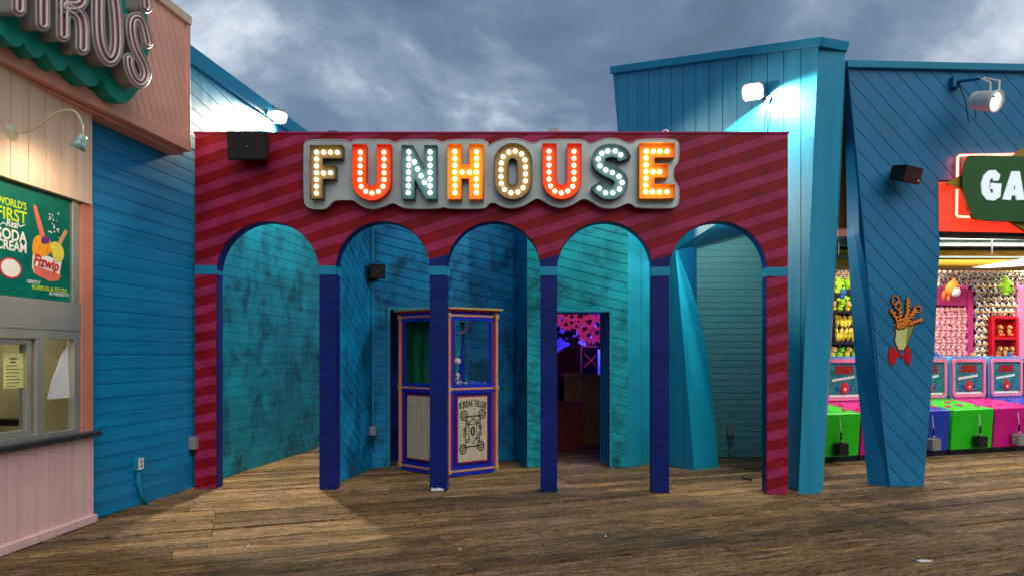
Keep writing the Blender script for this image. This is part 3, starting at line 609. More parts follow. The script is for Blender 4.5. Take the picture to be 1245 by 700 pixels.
# body with arch cut-outs (navy: it is what shows as the reveals)
def outline(zbot, inset=0):
    pts = [(uL, zbot(uL)), (uL, zline(uL, ztl, ztr)), (uRt, zline(uRt, ztl, ztr)), (uRt, zbot(uRt))]
    for cu, r, cz in reversed(arches):
        zz = max(zbot(cu+r), -1)
        pts.append((cu+r+inset, zbot(cu+r)))
        a0 = 0
        if zz > cz: a0 = math.degrees(math.asin(min(.99, (zz-cz)/r)))
        n = 36
        for i in range(n+1):
            a_ = math.radians(a0+(180-2*a0)*i/n); p = (cu+(r+inset)*math.cos(a_), cz+(r+inset)*math.sin(a_))
            if p[1] > zz+1e-4: pts.append(p)
        pts.append((cu-r-inset, zbot(cu-r)))
    return pts
body = MB().prism([outline(lambda u: 0.0)], -.17, -.016, Tf).build('arch_frame', 'paint_navy', fa)
mb = MB(); mb.siding([outline(lambda u: zline(u, bl[1], br[1])+.001, .004)], 17.2, .1065, .004, .009, Tf, mis=(0, 1), gi=0, skirt=.0158, off=.02); mb.build('striped_panel', ['paint_red', 'paint_magenta'], fa)
def pil(u0_, u1_, mats, name, ang, mis):
    mb = MB(); mb.siding([[(u0_, .0), (u1_, .0), (u1_, zline(u1_, bl[0], br[0])-.001), (u0_, zline(u0_, bl[0], br[0])-.001)]], ang, .106, .004, .009, Tf, mis=mis, gi=0, skirt=.0158); return mb.build(name, mats, fa)
c0 = arches[0]; c4 = arches[4]
pil(uL, c0[0]-c0[1]-.003, ['paint_red', 'paint_magenta'], 'striped_pilaster', 12, (0, 1))
pil(c4[0]+c4[1]+.003, uRt, ['paint_red', 'paint_magenta'], 'striped_pilaster', 15, (0, 1))
for i in range(4):
    x0, x1 = arches[i][0]+arches[i][1]+.003, arches[i+1][0]-arches[i+1][1]-.003
    pil(x0, x1, ['paint_navy'], 'column', 12, (0,))
for i in range(6):   # light blue imposts
    x0 = uL-.004 if i == 0 else arches[i-1][0]+arches[i-1][1]-.002; x1 = uRt+.004 if i == 5 else arches[i][0]-arches[i][1]+.002
    za, zc = zline((x0+x1)/2, bl[0], br[0]), zline((x0+x1)/2, bl[1], br[1])
    MB().box(x0, x1, za, zc, -.175, .006, Tf).build('impost', 'paint_band', fa, bevel=.004)
for i in (1, 2, 3):    # navy toes of the spandrels
    x0, x1 = arches[i][0]+arches[i][1], arches[i+1][0]-arches[i+1][1]; zc = zline((x0+x1)/2, bl[1], br[1])+.002
    h0 = .075; h1 = h0+(x1-x0)*.31; r0, r1 = arches[i], arches[i+1]
    def xr_(z): return r0[0]+math.sqrt(max(0, r0[1]**2-(z-r0[2])**2))
    def xl_(z): return r1[0]-math.sqrt(max(0, r1[1]**2-(z-r1[2])**2))
    P = [(xr_(zc)+.002, zc), (xl_(zc)-.002, zc), (xl_(zc+h1/2)-.002, zc+h1/2), (xl_(zc+h1)-.002, zc+h1), (xr_(zc+h0)+.002, zc+h0)]
    MB().prism([P], -.01, .003, Tf).build('spandrel_toe', 'paint_navy', fa)
MB().prism([[(uL-.01, ztl+.001), (uRt+.01, ztr+.001), (uRt+.01, ztr+.022), (uL-.01, ztl+.022)]], -.2, .012, Tf).build('top_cap', 'paint_magenta', fa)
for i in (1,):       # chipped pale feet of the middle columns
    x0 = arches[i][0]+arches[i][1]+.01; MB().prism([[(x0+.01, .0), (x0+.15, .0), (x0+.16, .02), (x0+.10, .034), (x0+.05, .024), (x0+.015, .036)]], -.01, .004, Tf).build('chipped_foot', 'ink_white', fa)
# brace behind the facade
mb = MB()
for u_ in (arches[1][0]-arches[1][1]-.1, arches[3][0]+arches[3][1]+.08): mb.box(u_-.04, u_+.04, 3.0, 4.0, -.26, -.172, Tf)
mb.build('back_brace', 'paint_navy', fa)
# bits on the roofline
q = FC.uv(673, 162); T = FC.M(q[0], q[1]+.022, -.08)
tag(MB().box(-.065, .065, 0, .05, -.04, .04, T).box(.07, .10, 0, .02, -.02, .02, T).build('roof_box', 'steel_grey', bevel=.004), 'small grey metal box on top of the striped facade', 'junction box')
q = FC.uv(812, 162); T = FC.M(q[0], q[1]+.02, -.06)
tag(MB().tube([T@V(p) for p in ((-.06,0,0), (-.03,.03,0), (0,.035,0), (.015,.0,0))], .009, 6).build('cable_loop', 'white_metal'), 'short white cable loop poking over the top of the striped facade above the final E', 'cable')

# facade speaker
def speaker(name, c, w_, h_, dp, d, label, taper=.75, up=(0,0,1)):
    """wedge speaker; local z points along d"""
    T = dirT(c, d, up); o = thing(name, c, label, 'loudspeaker')
    pts = [(-w_/2, -dp/2), (w_/2, -dp/2), (w_/2*taper, -dp), (-w_/2*taper, -dp)]
    mb = MB(); a_ = [T@V((x, y, z)) for x, y, z in ((-w_/2,-h_/2,0), (w_/2,-h_/2,0), (w_/2,h_/2,0), (-w_/2,h_/2,0))]
    b_ = [T@V((x*taper, y*.85, -dp)) for x, y in ((-w_/2,-h_/2), (w_/2,-h_/2), (w_/2,h_/2), (-w_/2,h_/2))]
    mb.face(a_); mb.face(b_[::-1])
    for i in range(4): j = (i+1) % 4; mb.face([a_[i], b_[i], b_[j], a_[j]])
    mb.build('cabinet', 'black_plastic', o, bevel=.012)
    MB().prism([rrect(-w_/2+.012, w_/2-.012, -h_/2+.012, h_/2-.012, .02)], .001, .008, T).build('grille', 'grille', o)
    MB().prism([arc(0, -h_*.04, .008, .008, 0, 330, 10)], .008, .011, T).build('badge', 'steel', o)
    return o, T
c = FC.w(*FC.uv(301, 177, .24), .24)
o, T = speaker('wall_speaker', c, .47, .32, .2, FC.n+V((.03,0,-.10)), 'black wedge loudspeaker on the top left corner of the striped facade')
MB().box(-.05, .05, -.05, .05, -.25, -.16, T).build('bracket', 'black_plastic', o)

# ------------------------------------------------------------------ FUNHOUSE sign
sg = thing('funhouse_sign', FC.w(*FC.uv(597, 210)), 'marquee sign spelling FUNHOUSE in coloured letters full of lit bulbs', 'sign')
def c6(l): return [(360+x/5.1875, 155+y/5.1875) for x, y in l]
def c7(l): return [(590+x/4.98, 155+y/4.98) for x, y in l]
plate = c6([(50,120), (55,92), (80,80), (300,78), (325,92), (345,97), (365,82), (400,78), (580,78), (605,92), (635,97), (660,82), (880,78), (905,92), (930,95), (955,80), (1170,78), (1200,90), (1215,108)])
plate += c7([(15,118), (40,100), (80,82), (150,68), (220,75), (280,100), (315,92), (345,76), (590,74), (625,98), (650,100), (700,76), (760,66), (820,76), (860,98), (885,100), (925,74), (1130,72), (1165,85), (1173,115), (1172,200), (1160,222), (1140,250), (1138,310), (1160,345), (1173,370), (1172,450), (1160,478), (1130,490), (920,488), (895,470), (870,456), (840,466), (800,486), (750,492), (690,482), (645,448), (600,430), (570,440), (530,468), (465,490), (400,476), (345,440), (315,428), (290,438), (240,472), (170,492), (105,482), (60,456), (30,455), (8,470)])
plate += c6([(1225,468), (1200,505), (1170,512), (960,512), (930,500), (900,512), (700,512), (665,502), (625,478), (595,478), (540,504), (480,516), (420,502), (370,462), (345,456), (250,458), (225,472), (195,508), (170,515), (100,515), (62,495), (50,465)])
DP = .10
MB().prism([chaikin(FC.tr(plate, DP), 2)], .03, DP, Tf).build('backplate', 'sign_plate', sg, bevel=.006)
mb = MB(); P = chaikin(FC.tr(plate, DP), 2); mb.tube([FC.w(x, z, DP) for x, z in P], .007, 6, closed=True); mb.build('plate_rim', 'sign_plate', sg)
mb = MB()
for px in (420, 520, 610, 700, 790): q = FC.uv(px, 212); mb.box(q[0]-.03, q[0]+.03, q[1]-.03, q[1]+.03, .002, .03, Tf)
mb.build('standoff', 'steel_grey', sg)
DL = .20
def S_path(): return [(848,150), (822,118), (785,108), (745,106), (706,118), (672,150), (662,192), (680,232), (722,258), (775,282), (812,305), (826,340), (810,380), (775,402), (735,404), (700,390), (672,358)]
def letter(loops, cf, mface, mside, bulbs, bm):
    L_ = [FC.tr(cf(l), DL) for l in loops]
    o = MB().prism(L_, DP, DL-.045, Tf, 0, 1, back=False).build('letter', [mface, mside], sg)
    wl = MB()
    for l in L_:   # walls rising past the recessed face
        n = len(l)
        for i in range(n):
            p, q = l[i], l[(i+1) % n]
            wl.face([FC.w(*p, DL-.046), FC.w(*q, DL-.046), FC.w(*q, DL), FC.w(*p, DL)], 0)
        wl.tube([FC.w(x, z, DL) for x, z in l], .0055, 6, 0, closed=True)
    wl.build('rim', mside, o)
    for bx, by in cf(bulbs):
        q = FC.uv(bx, by, DL-.02); b_ = BULB[bm].copy(); COL.objects.link(b_); b_.location = FC.w(*q, DL-.025); attach_loc(b_, o)
    return o
def attach_loc(o, parent): o.parent = parent; o.matrix_parent_inverse = world_of(parent).inverted()
BULB = {}
for kx in ('bulb', 'bulb_cool'):
    mbb = MB(); mbb.ball((0,0,0), .0245, seg=12, rings=8); bo = mbb.build('bulb', kx); COL.objects.unlink(bo); BULB[kx] = bo
ry = lambda x0, y0, x1, y1, n: [(x0+(x1-x0)*i/(n-1), y0+(y1-y0)*i/(n-1)) for i in range(n)]
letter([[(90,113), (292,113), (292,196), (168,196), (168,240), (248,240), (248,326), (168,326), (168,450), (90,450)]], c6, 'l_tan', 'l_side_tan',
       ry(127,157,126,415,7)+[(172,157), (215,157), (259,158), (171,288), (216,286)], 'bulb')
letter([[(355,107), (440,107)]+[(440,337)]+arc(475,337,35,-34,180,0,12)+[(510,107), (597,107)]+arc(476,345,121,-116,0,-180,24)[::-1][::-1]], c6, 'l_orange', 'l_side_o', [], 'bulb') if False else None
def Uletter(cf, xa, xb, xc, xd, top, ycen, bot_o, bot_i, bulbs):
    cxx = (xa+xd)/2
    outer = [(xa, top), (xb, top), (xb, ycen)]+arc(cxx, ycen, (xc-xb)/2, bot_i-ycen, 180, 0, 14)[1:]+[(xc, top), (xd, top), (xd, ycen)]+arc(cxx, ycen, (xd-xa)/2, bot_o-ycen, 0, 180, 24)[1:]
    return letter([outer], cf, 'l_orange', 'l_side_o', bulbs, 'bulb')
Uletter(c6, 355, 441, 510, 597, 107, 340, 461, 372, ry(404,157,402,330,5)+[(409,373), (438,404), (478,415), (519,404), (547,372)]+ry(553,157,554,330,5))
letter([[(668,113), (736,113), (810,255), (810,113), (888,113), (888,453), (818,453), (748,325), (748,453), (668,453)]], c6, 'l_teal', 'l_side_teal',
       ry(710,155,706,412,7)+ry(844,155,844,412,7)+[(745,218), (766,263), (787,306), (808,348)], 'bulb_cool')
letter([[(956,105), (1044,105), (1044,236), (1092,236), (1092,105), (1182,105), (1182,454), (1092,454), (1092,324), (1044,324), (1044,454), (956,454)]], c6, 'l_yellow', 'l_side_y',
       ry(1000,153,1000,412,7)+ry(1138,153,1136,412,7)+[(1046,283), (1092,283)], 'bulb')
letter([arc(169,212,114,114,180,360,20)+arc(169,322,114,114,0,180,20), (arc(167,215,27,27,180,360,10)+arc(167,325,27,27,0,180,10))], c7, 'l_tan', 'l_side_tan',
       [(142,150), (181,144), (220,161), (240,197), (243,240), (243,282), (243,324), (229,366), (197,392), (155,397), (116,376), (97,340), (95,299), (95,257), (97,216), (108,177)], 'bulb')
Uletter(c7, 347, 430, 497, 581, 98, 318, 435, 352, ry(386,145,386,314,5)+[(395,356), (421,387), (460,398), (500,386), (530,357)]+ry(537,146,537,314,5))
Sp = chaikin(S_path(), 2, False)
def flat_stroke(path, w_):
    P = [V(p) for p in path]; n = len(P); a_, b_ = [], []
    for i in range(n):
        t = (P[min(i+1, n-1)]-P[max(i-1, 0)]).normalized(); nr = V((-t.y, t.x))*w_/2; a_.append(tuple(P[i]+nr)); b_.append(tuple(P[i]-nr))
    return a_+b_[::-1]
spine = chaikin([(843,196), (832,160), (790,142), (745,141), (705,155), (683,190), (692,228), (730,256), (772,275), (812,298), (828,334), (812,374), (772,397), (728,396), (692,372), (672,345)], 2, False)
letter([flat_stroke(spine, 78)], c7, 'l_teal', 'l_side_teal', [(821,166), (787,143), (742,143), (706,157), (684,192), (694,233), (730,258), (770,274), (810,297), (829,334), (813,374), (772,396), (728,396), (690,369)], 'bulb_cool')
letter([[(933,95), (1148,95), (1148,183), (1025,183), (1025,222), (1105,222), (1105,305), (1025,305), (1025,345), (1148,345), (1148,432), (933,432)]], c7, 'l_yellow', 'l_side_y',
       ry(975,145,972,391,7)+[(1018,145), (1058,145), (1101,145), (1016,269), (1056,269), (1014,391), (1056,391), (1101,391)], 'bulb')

# ------------------------------------------------------------------ funhouse building behind the arches
def wallp(P, Q, z0, z1, ang, name, m, parent, sp=.13, thick=.12, loops=None, gap=.010):
    pl = PL(P, Q); ln = (V((Q[0], Q[1], 0))-pl.P).length
    lp = loops or [[(0, z0), (ln, z0), (ln, z1), (0, z1)]]
    mb = MB(); mb.siding(lp, ang, sp, gap, .011, pl.M(0,0,0), skirt=thick); mb.prism(lp, -thick, -.012, pl.M(), len(mb.m) and 0); return mb.build(name, m, parent), pl
fh = thing('funhouse_building', (0.2, 10.2, 0), 'teal diagonal boarded funhouse walls with a doorway behind the arches', 'building')
HT = 4.35
g0, g1, g2, g3 = V((-2.16, 8.62, 0)), G(452.5, 568), G(475, 566), None
wallp(g0, g1, 0, HT, -33, 'side_wall', 'paint_teal_court', fh)
Yb = 10.2; xW2 = (474-CX)/F*g1.y
Yb = 10.55; P2a, P2b = (g1.x, g1.y), ((624-CX)/F*Yb, Yb)
pl2 = PL(P2a, P2b); ln2 = (V((*P2b, 0))-pl2.P).length; ud = pl2.uv(474, 500)[0]; zd = pl2.uv(480, 376)[1]; ue = ud+.85
wallp(P2a, P2b, 0, HT, -11, 'back_wall', 'paint_teal_court', fh, loops=[[(0,0), (ud,0), (ud,zd), (ue,zd), (ue,0), (ln2,0), (ln2,HT), (0,HT)]])
mb = MB(); Tt = pl2.M(); mb.box(ud-.035, ud, 0, zd+.035, -.02, .012, Tt); mb.box(ud, ue, zd, zd+.035, -.02, .012, Tt); mb.build('door_casing', 'paint_teal_plain', fh)
mb = MB(); mb.box(ud+.002, ue+.1, .001, zd, -.5, -.45, Tt); mb.build('recess_panel', 'paint_navy', fh)
mb = MB(); mb.box(ud-.1, ud, .001, zd, -.449, -.13, Tt); mb.box(ue, ue+.1, .001, zd, -.449, -.13, Tt); mb.box(ud, ue, zd, zd+.1, -.449, -.13, Tt); mb.build('recess_lining', 'paint_navy', fh)
g5 = G(641, 567.5); Yd = g5.y
wallp(P2b, (g5.x, g5.y), 0, HT, -11, 'return_wall', 'paint_teal_court', fh)
g6 = ((763-CX)/F*Yd, Yd); pl4 = PL((g5.x, Yd), g6)
d0, d1 = pl4.uv(672, 500)[0], pl4.uv(741, 500)[0]; dz = pl4.uv(700, 379)[1]; l4 = g6[0]-g5.x
wallp((g5.x, Yd), g6, 0, HT, -14, 'door_wall', 'paint_teal_stained', fh, loops=[[(0,0), (d0,0), (d0,dz), (d1,dz), (d1,0), (l4,0), (l4,HT), (0,HT)]])
Td = pl4.M(); mb = MB(); mb.box(d1, d1+.03, 0, dz+.03, -.02, .014, Td); mb.box(d0-.03, d1, dz, dz+.03, -.02, .014, Td); mb.box(d0-.03, d0, 0, dz, -.02, .014, Td)
df = mb.build('door_frame', 'paint_teal_plain', fh)
mb = MB(); mb.box(d1-.02, d1+.1, .001, dz, -.52, -.122, Td); mb.box(d0-.12, d0, .001, dz, -.52, -.122, Td); mb.box(d0, d1-.02, dz-.001, dz+.1, -.52, -.122, Td); mb.build('door_lining', 'paint_games_shade', fh)
mb = MB(); mb.box(d1-.045, d1-.02, .0, dz, -.35, -.31, Td); mb.box(d1-.07, d1-.02, .0, dz, -.52, -.47, Td); mb.build('door_stop', 'paint_games_shade', fh)
# plain boarded strip between door wall and tower
wallp(g6, ((830-CX)/F*10.72, 10.72), 0, HT, 90, 'plain_wall', 'paint_teal_plain', fh, sp=.30)
# room behind the doorway
mb = MB(); yr0, yr1 = Yd+.53, 13.6
rx0, rx1 = .3, 1.95
mb.box(rx0, rx1, yr1, yr1+.1, 0, 3.0); mb.box(rx0-.1, rx0, yr0, yr1+.1, 0, 3.0); mb.box(rx1, rx1+.1, yr0, yr1+.1, 0, 3.0); mb.box(rx0-.1, rx1+.1, yr0, yr1+.1, 3.0, 3.1)
mb.build('room_shell', 'room_wall', fh)
mb = MB(); mb.box(rx0, (672-CX)/F*Yd-.1, yr0-.05, yr0, 0, 3.0); mb.box(rx0, rx1, yr0-.05, yr0, dz+.1, 3.0); mb.box((742-CX)/F*Yd+.12, rx1, yr0-.05, yr0, 0, 3.0); mb.build('room_front', 'dark', fh)
def gear(name, c, r, n, m, label, th=.05, rot=0):
    t = thing(name, c, label, 'gear'); T = Matrix.Translation(c)@Matrix.Rotation(math.pi/2, 4, 'X')
    o_ = []
    for i in range(n):
        a0 = 2*math.pi*i/n+rot; 
        for f, rr in ((-.28,.86), (-.17,1), (.17,1), (.28,.86)): o_.append((r*rr*math.cos(a0+f*2*math.pi/n*1.0), r*rr*math.sin(a0+f*2*math.pi/n)))
    holes = []
    ns_ = 5
    for i in range(ns_):
        a0 = 360*i/ns_+10; a1 = 360*(i+1)/ns_-10
        holes.append(arc(0,0,r*.58,r*.58,a0+4,a1-4,6)+arc(0,0,r*.28,r*.28,a1-12,a0+12,3))
    MB().prism([o_]+holes, -th/2, th/2, T).build('wheel', m, t)
    MB().lathe([(.001,.02), (r*.16,.02), (r*.16,0)], T@Matrix.Translation((0,0,th/2)), 14).build('hub', m, t)
    return t
gear('wall_gear', R(690, 388, 12.9), .215, 14, 'gear_pink', 'pink lit cog seen at the upper left of the doorway')
gear('wall_gear', R(719, 399, 12.8), .29, 18, 'gear_pink', 'larger pink lit cog beside the door jamb in the doorway')
gear('wall_gear', R(686, 394, 13.2), .30, 14, 'gear_black', 'black cog-shaped cut-out as the shadow of the smaller pink cog', rot=.2)  # solid black cut-out standing in for the smaller cog's cast shadow
gear('wall_gear', R(712, 404, 13.15), .42, 20, 'gear_black', 'black cog-shaped cut-out as the shadow of the larger pink cog', rot=.1)  # same for the shadow thrown by the larger cog
def box_thing(name, m, x0, x1, y0, y1, z0, z1, label, cat, extras=()):
    t = thing(name, ((x0+x1)/2, y0, z0), label, cat); MB().box(x0, x1, y0, y1, z0, z1).build('body', m, t, bevel=.01)
    for nm, mm, b_ in extras: MB().box(*b_).build(nm, mm, t, bevel=.006)
    return t
yc = 12.3; xa_, xb_ = (687-CX)/F*yc, (726-CX)/F*yc+.3; zt_ = 1.6-25/850*yc
box_thing('wood_counter', 'desk_wood', xa_, xb_, yc, yc+.5, .0, zt_-.05, 'brown wooden counter inside the doorway under the cogs', 'counter', [('top', 'desk_wood', (xa_-.04, xb_+.04, yc-.05, yc+.55, zt_-.05, zt_)), ('corner_post', 'desk_wood', (xa_-.01, xa_+.06, yc-.02, yc, 0, zt_-.055))])
ym = 11.5; xa_, xb_ = (660-CX)/F*ym, (709-CX)/F*ym; box_thing('maroon_crate', 'box_maroon', xa_, xb_, ym, ym+.4, 0, 1.6-62/850*ym, 'dark maroon crate on the floor just inside the doorway', 'crate', [('lid', 'box_maroon', (xa_-.02, xb_+.02, ym-.02, ym+.42, 1.6-62/850*ym, 1.6-59/850*ym))])
yk = 12.6; xa_, xb_ = (670-CX)/F*yk, (712-CX)/F*yk
t = thing('dark_machine', (xa_, yk, zt_), 'dark slanted console standing behind the wooden counter', 'console')
MB().prism([[(xa_, 0), (xb_, 0), (xb_, R(0,423,yk).z), ((690-CX)/F*yk, R(0,421,yk).z), (xa_, R(0,436,yk).z)]], -.3, 0, Matrix.Translation((0, yk+.25, 0))@Matrix.Rotation(math.pi/2, 4, 'X')).build('body', 'gear_black', t)
yk = 12.45; xa_, xb_ = (706-CX)/F*yk, (727-CX)/F*yk; z0_, z1_ = zt_, R(0, 421, yk).z
t = thing('violet_box', (xa_, yk, z0_), 'violet box with a cross brace standing on the wooden counter', 'box')
MB().box(xa_, xb_, yk, yk+.3, z0_+.002, z1_).build('body', 'paint_navy', t)
mb = MB(); xm = (xa_+xb_)/2+.03; zm = (z0_+z1_)/2
for s_ in (-1, 1): mb.tube([(xm-.12, yk-.01, zm-.12*s_), (xm+.12, yk-.01, zm+.12*s_)], .012, 6)
mb.tube([(xa_+.01, yk-.01, z1_), (xb_, yk-.01, z1_)], .014, 6).tube([(xa_+.01, yk-.01, z0_+.01), (xa_+.01, yk-.01, z1_)], .012, 6); mb.build('brace', 'gear_pink', t)
light('room_light_blue', 'POINT', (1.8, 13.2, 1.9), (1, 12, 0), 70, (.12,.10,1.0), shadow_soft_size=.12)
light('room_light_pink', 'SPOT', (.9, 11.4, 2.75), (1.1, 12.9, 2.1), 34, (1,.14,.12), spot_size=math.radians(70), spot_blend=.5, shadow_soft_size=.05)

# court lamp/speaker on the corner and outlet below
c = R(459, 330, 9.62)
o, T = speaker('corner_speaker', c, .22, .2, .16, V((.45,-1,-.15)), 'black loudspeaker on the corner of the boarded wall inside the second arch', taper=.7)
MB().box(-.11, .02, -.14, -.1, -.2, -.08, T).build('bracket', 'black_plastic', o)
cq = R(453.5, 523, 9.78); o = thing('switch_box', cq, 'grey electrical box low on the wall inside the second arch with conduit above', 'switch box')
MB().box(cq.x-.04, cq.x+.045, cq.y-.04, cq.y+.02, cq.z-.06, cq.z+.06).build('box', 'steel_grey', o, bevel=.004)
MB().tube([cq+V((0,-.01,.06)), V((cq.x, cq.y-.01, HT-.1))], .011, 8).build('conduit', 'paint_teal_plain', o)
MB().tube([cq+V((0,-.03,-.06)), cq+V((.01,-.06,-.12)), cq+V((0,-.03,-.2)), cq+V((.03,-.02,-.3))], .008, 6).build('cord', 'black_plastic', o)

# ------------------------------------------------------------------ fortune booth
bt = thing('fortune_booth', G(545, 580), 'tall fortune teller booth with striped peach and blue frame behind a navy column', 'fortune booth')
bA, bB, bC = V((-1.56, 9.74, 0)), G(545.5, 579.5), V((-.215, 9.52, 0)); bD = bA+bC-bB
ZH, ZM = 2.16, 1.14
def booth_face(P, Q, front):
    pl = PL(P, Q); W = (Q-P).length; T = pl.M()
    def part(nm, m, rects, z0, z1, bev=.003):
        for x0, x1, y0, y1 in rects: MB().box(x0, x1, y0, y1, z0, z1, T).build(nm, m, bt, bevel=bev)
    e_ = .034
    part('rail', 'peach', [(e_, W-e_, ZH-.067, ZH-.04), (e_, W-e_, ZM-.014, ZM+.014), (e_, W-e_, .05, .078)], -.03, .006)
    part('blue_trim', 'booth_blue', [(e_, W-e_, ZH-.115, ZH-.069), (e_, W-e_, ZM-.055, ZM-.016), (e_, W-e_, ZM+.016, ZM+.055), (e_, W-e_, .08, .12), (e_, W-e_, .0, .048), (e_, W-e_, ZH-.038, ZH)], -.03, -.001)
    part('blue_stile', 'booth_blue', [(e_+.022, e_+.06, .121, ZM-.056), (W-e_-.06, W-e_-.022, .121, ZM-.056), (e_+.022, e_+.06, ZM+.056, ZH-.116), (W-e_-.06, W-e_-.022, ZM+.056, ZH-.116)], -.03, -.002)
    part('red_stile', 'booth_red', [(e_, e_+.02, .121, ZM-.056), (W-e_-.02, W-e_, .121, ZM-.056), (e_, e_+.02, ZM+.056, ZH-.116), (W-e_-.02, W-e_, ZM+.056, ZH-.116)], -.03, -.003)
    i0, i1, j0, j1 = e_+.062, W-e_-.062, .122, ZM-.057
    part('panel_border', 'booth_navy', [(i0, i1, j0, j1)], -.03, -.012)
    part('panel_edge', 'booth_red', [(i0+.035, i1-.035, j0+.04, j1-.04)], -.02, -.008)
    part('panel', 'wood_cream', [(i0+.05, i1-.05, j0+.055, j1-.055)], -.02, -.004)
    return pl, W, T, (i0+.05, i1-.05, j0+.055, j1-.055)
plL = booth_face(bA, bB, False); plR = booth_face(bB, bC, True)
mb = MB()
for c_ in (bA, bB, bC, bD): mb.box(-.02, .02, -.02, .02, .02, ZH-.03, dirT(c_, (0,0,1), (1,0,0)) if False else Matrix.Translation(c_)@Matrix.Rotation(math.radians(36), 4, 'Z'))
mb.build('corner_post', 'peach', bt, bevel=.006)
mb = MB()
for c_ in (bA, bB, bC):
    for z_ in (.07, ZM, ZH-.055): mb.box(-.029, .029, -.029, .029, z_-.032, z_+.032, Matrix.Translation(c_)@Matrix.Rotation(math.radians(36), 4, 'Z'))
mb.build('corner_block', 'booth_block', bt, bevel=.004)
cen = (bA+bB+bC+bD)/4
def ring(s_): return [(cen+(c_-cen)*s_).xy.to_tuple() for c_ in (bA, bB, bC, bD)]
MB().prism([ring(1.07)], ZH, ZH+.022).prism([ring(1.14)], ZH+.023, ZH+.05, I4, 1).build('roof', ['booth_red', 'booth_block'], bt, bevel=.004)
MB().prism([ring(.93)], ZM-.03, ZM+.05).build('shelf_floor', 'booth_blue', bt)
# green drape on the back-left, open to the court on the right
pb = PL(bA+(bD-bA)*.06, bB+(bC-bB)*.45)
rows = []
plx = PL(bA+(bC-bB)*.12, bB+(bC-bB)*.12)
for j in range(9):
    z = ZM+.03+(ZH-.13-ZM)*j/8; row = []
    for i in range(25):
        t = i/24; u_ = -.3+t*.95; row.append(plx.w(u_+.02*math.sin(j*.9+i*.2), z, -.10-.03*math.sin(i*1.15+j*.25)-.12*(j/8)*t))
    rows.append(row)
MB().grid(rows).build('drape', 'curtain_green', bt)
mb = MB(); mb.tube([plR[0].w(.40, ZM+.05, -.33), plR[0].w(.40, ZH-.12, -.33)], .03, 8); mb.build('inner_post', 'booth_blue', bt)
# lettering and ornament on the right panel
pl, W, T, (i0, i1, j0, j1) = plR
wid = i1-i0; hgt = j1-j0
txt = 'FORTUNE TELLER'; n = len(txt)
for i, chx in enumerate(txt):
    if chx == ' ': continue
    t = (i-(n-1)/2)/((n-1)/2); u_ = (i0+i1)/2+t*wid*.43; z_ = j1-.085-.035*t*t
    text_mesh(chx, .108+.02*abs(t), pl.M(u_, z_, -.003)@Matrix.Rotation(-.12*t, 4, 'Z'), 'lettering', 'ink_black', bt, .0015, .0015, .62)
def oc(x, y): return (i0+(x-420)/(672-420)*wid, j1-(y-75)/(505-75)*hgt)
def om(l, rad=.007, closed=False): return [pl.w(*oc(x, y), -.003) for x, y in l]
mb = MB()
for cx_, cy_ in ((470,195), (628,190), (462,420), (614,405)):
    mb.tube(om(arc(cx_, cy_, 28, 30, 0, 345, 22)), .0085, 6, closed=True); mb.tube(om(arc(cx_, cy_, 11, 12, 0, 320, 12)), .006, 6, closed=True)
    mb.tube(om([(cx_+8, cy_+14), (cx_-6, cy_+12), (cx_-14, cy_+2)]), .005, 5)
mb.tube(om([(475,205), (620,200)]), .007, 6).tube(om([(470,408), (610,402)]), .008, 6)
mb.tube(om([(550,215), (475,290), (545,390), (620,290), (550,215)]), .006, 6)
mb.tube(om([(512,257), (580,255), (582,352), (512,355), (512,257)]), .005, 6)
mb.tube(om(arc(545, 303, 13, 26, 0, 345, 16)), .011, 6, closed=True)
for cx_, cy_ in ((500,242), (598,240), (478,290), (612,278), (478,325), (608,322), (500,366), (592,360)): mb.tube(om(arc(cx_, cy_, 11, 12, 0, 330, 10)), .0065, 6, closed=True)
mb.tube(om([(488,215), (484,270)]), .004, 5).tube(om([(610,215), (612,265)]), .004, 5).tube(om([(480,340), (482,395)]), .004, 5).tube(om([(604,335), (606,385)]), .004, 5)
mb.build('ornament', 'ink_black', bt)
# things in the booth
def inb(u_, z_, d_): return plR[0].w(u_, z_+.05, d_)
o = thing('glass_orb', inb(.25, ZM, -.25), 'pale orb head on a thin stand inside the booth', 'ornament')
mb = MB(); mb.lathe([(.05,0), (.045,.02), (.012,.04), (.01,.2), (.03,.24)], Matrix.Translation(inb(.25, ZM+.01, -.22)), 14); mb.build('stand', 'booth_teal', o)  # stand in plain teal, no emission
MB().ball(inb(.25, ZM+.31, -.22), .058, seg=16, rings=12, sc_=(1,1,.85)).build('orb', 'bone', o)
mb = MB()
for i in range(7):
    p = inb(.23+.02*(i % 3), ZM+.38, -.22+.01*i); mb.tube([p, p+V((random.uniform(-.03,.03), 0, .18)), p+V((random.uniform(-.05,.05), 0, .42))], .004, 5)
mb.build('streamer', 'booth_teal', o)
o = thing('skull_figure', inb(.2, ZM, -.1), 'small bony skull figure crouching on the booth shelf', 'figurine')
c = inb(.2, ZM+.12, -.12); mb = MB(); mb.ball(c, .035, seg=12, rings=9, sc_=(1,1,1.1)); mb.ball(c+V((0,-.012,-.03)), .022, seg=10, rings=7); mb.build('skull', 'bone', o)
mb = MB()
for s_ in (-1, 1): mb.ball(c+V((s_*.013,-.031,.003)), .009, seg=8, rings=6)
mb.build('eye_socket', 'ink_black', o)
mb = MB()
for s_ in (-1, 1): mb.tube([c+V((s_*.012,0,-.05)), c+V((s_*.05,-.02,-.07)), c+V((s_*.04,-.04,-.11))], .007, 6); 
mb.tube([c+V((0,0,-.03)), c+V((0,.01,-.08)), c+V((0,0,-.115))], .014, 6); mb.build('bones', 'bone', o)
mb = MB()
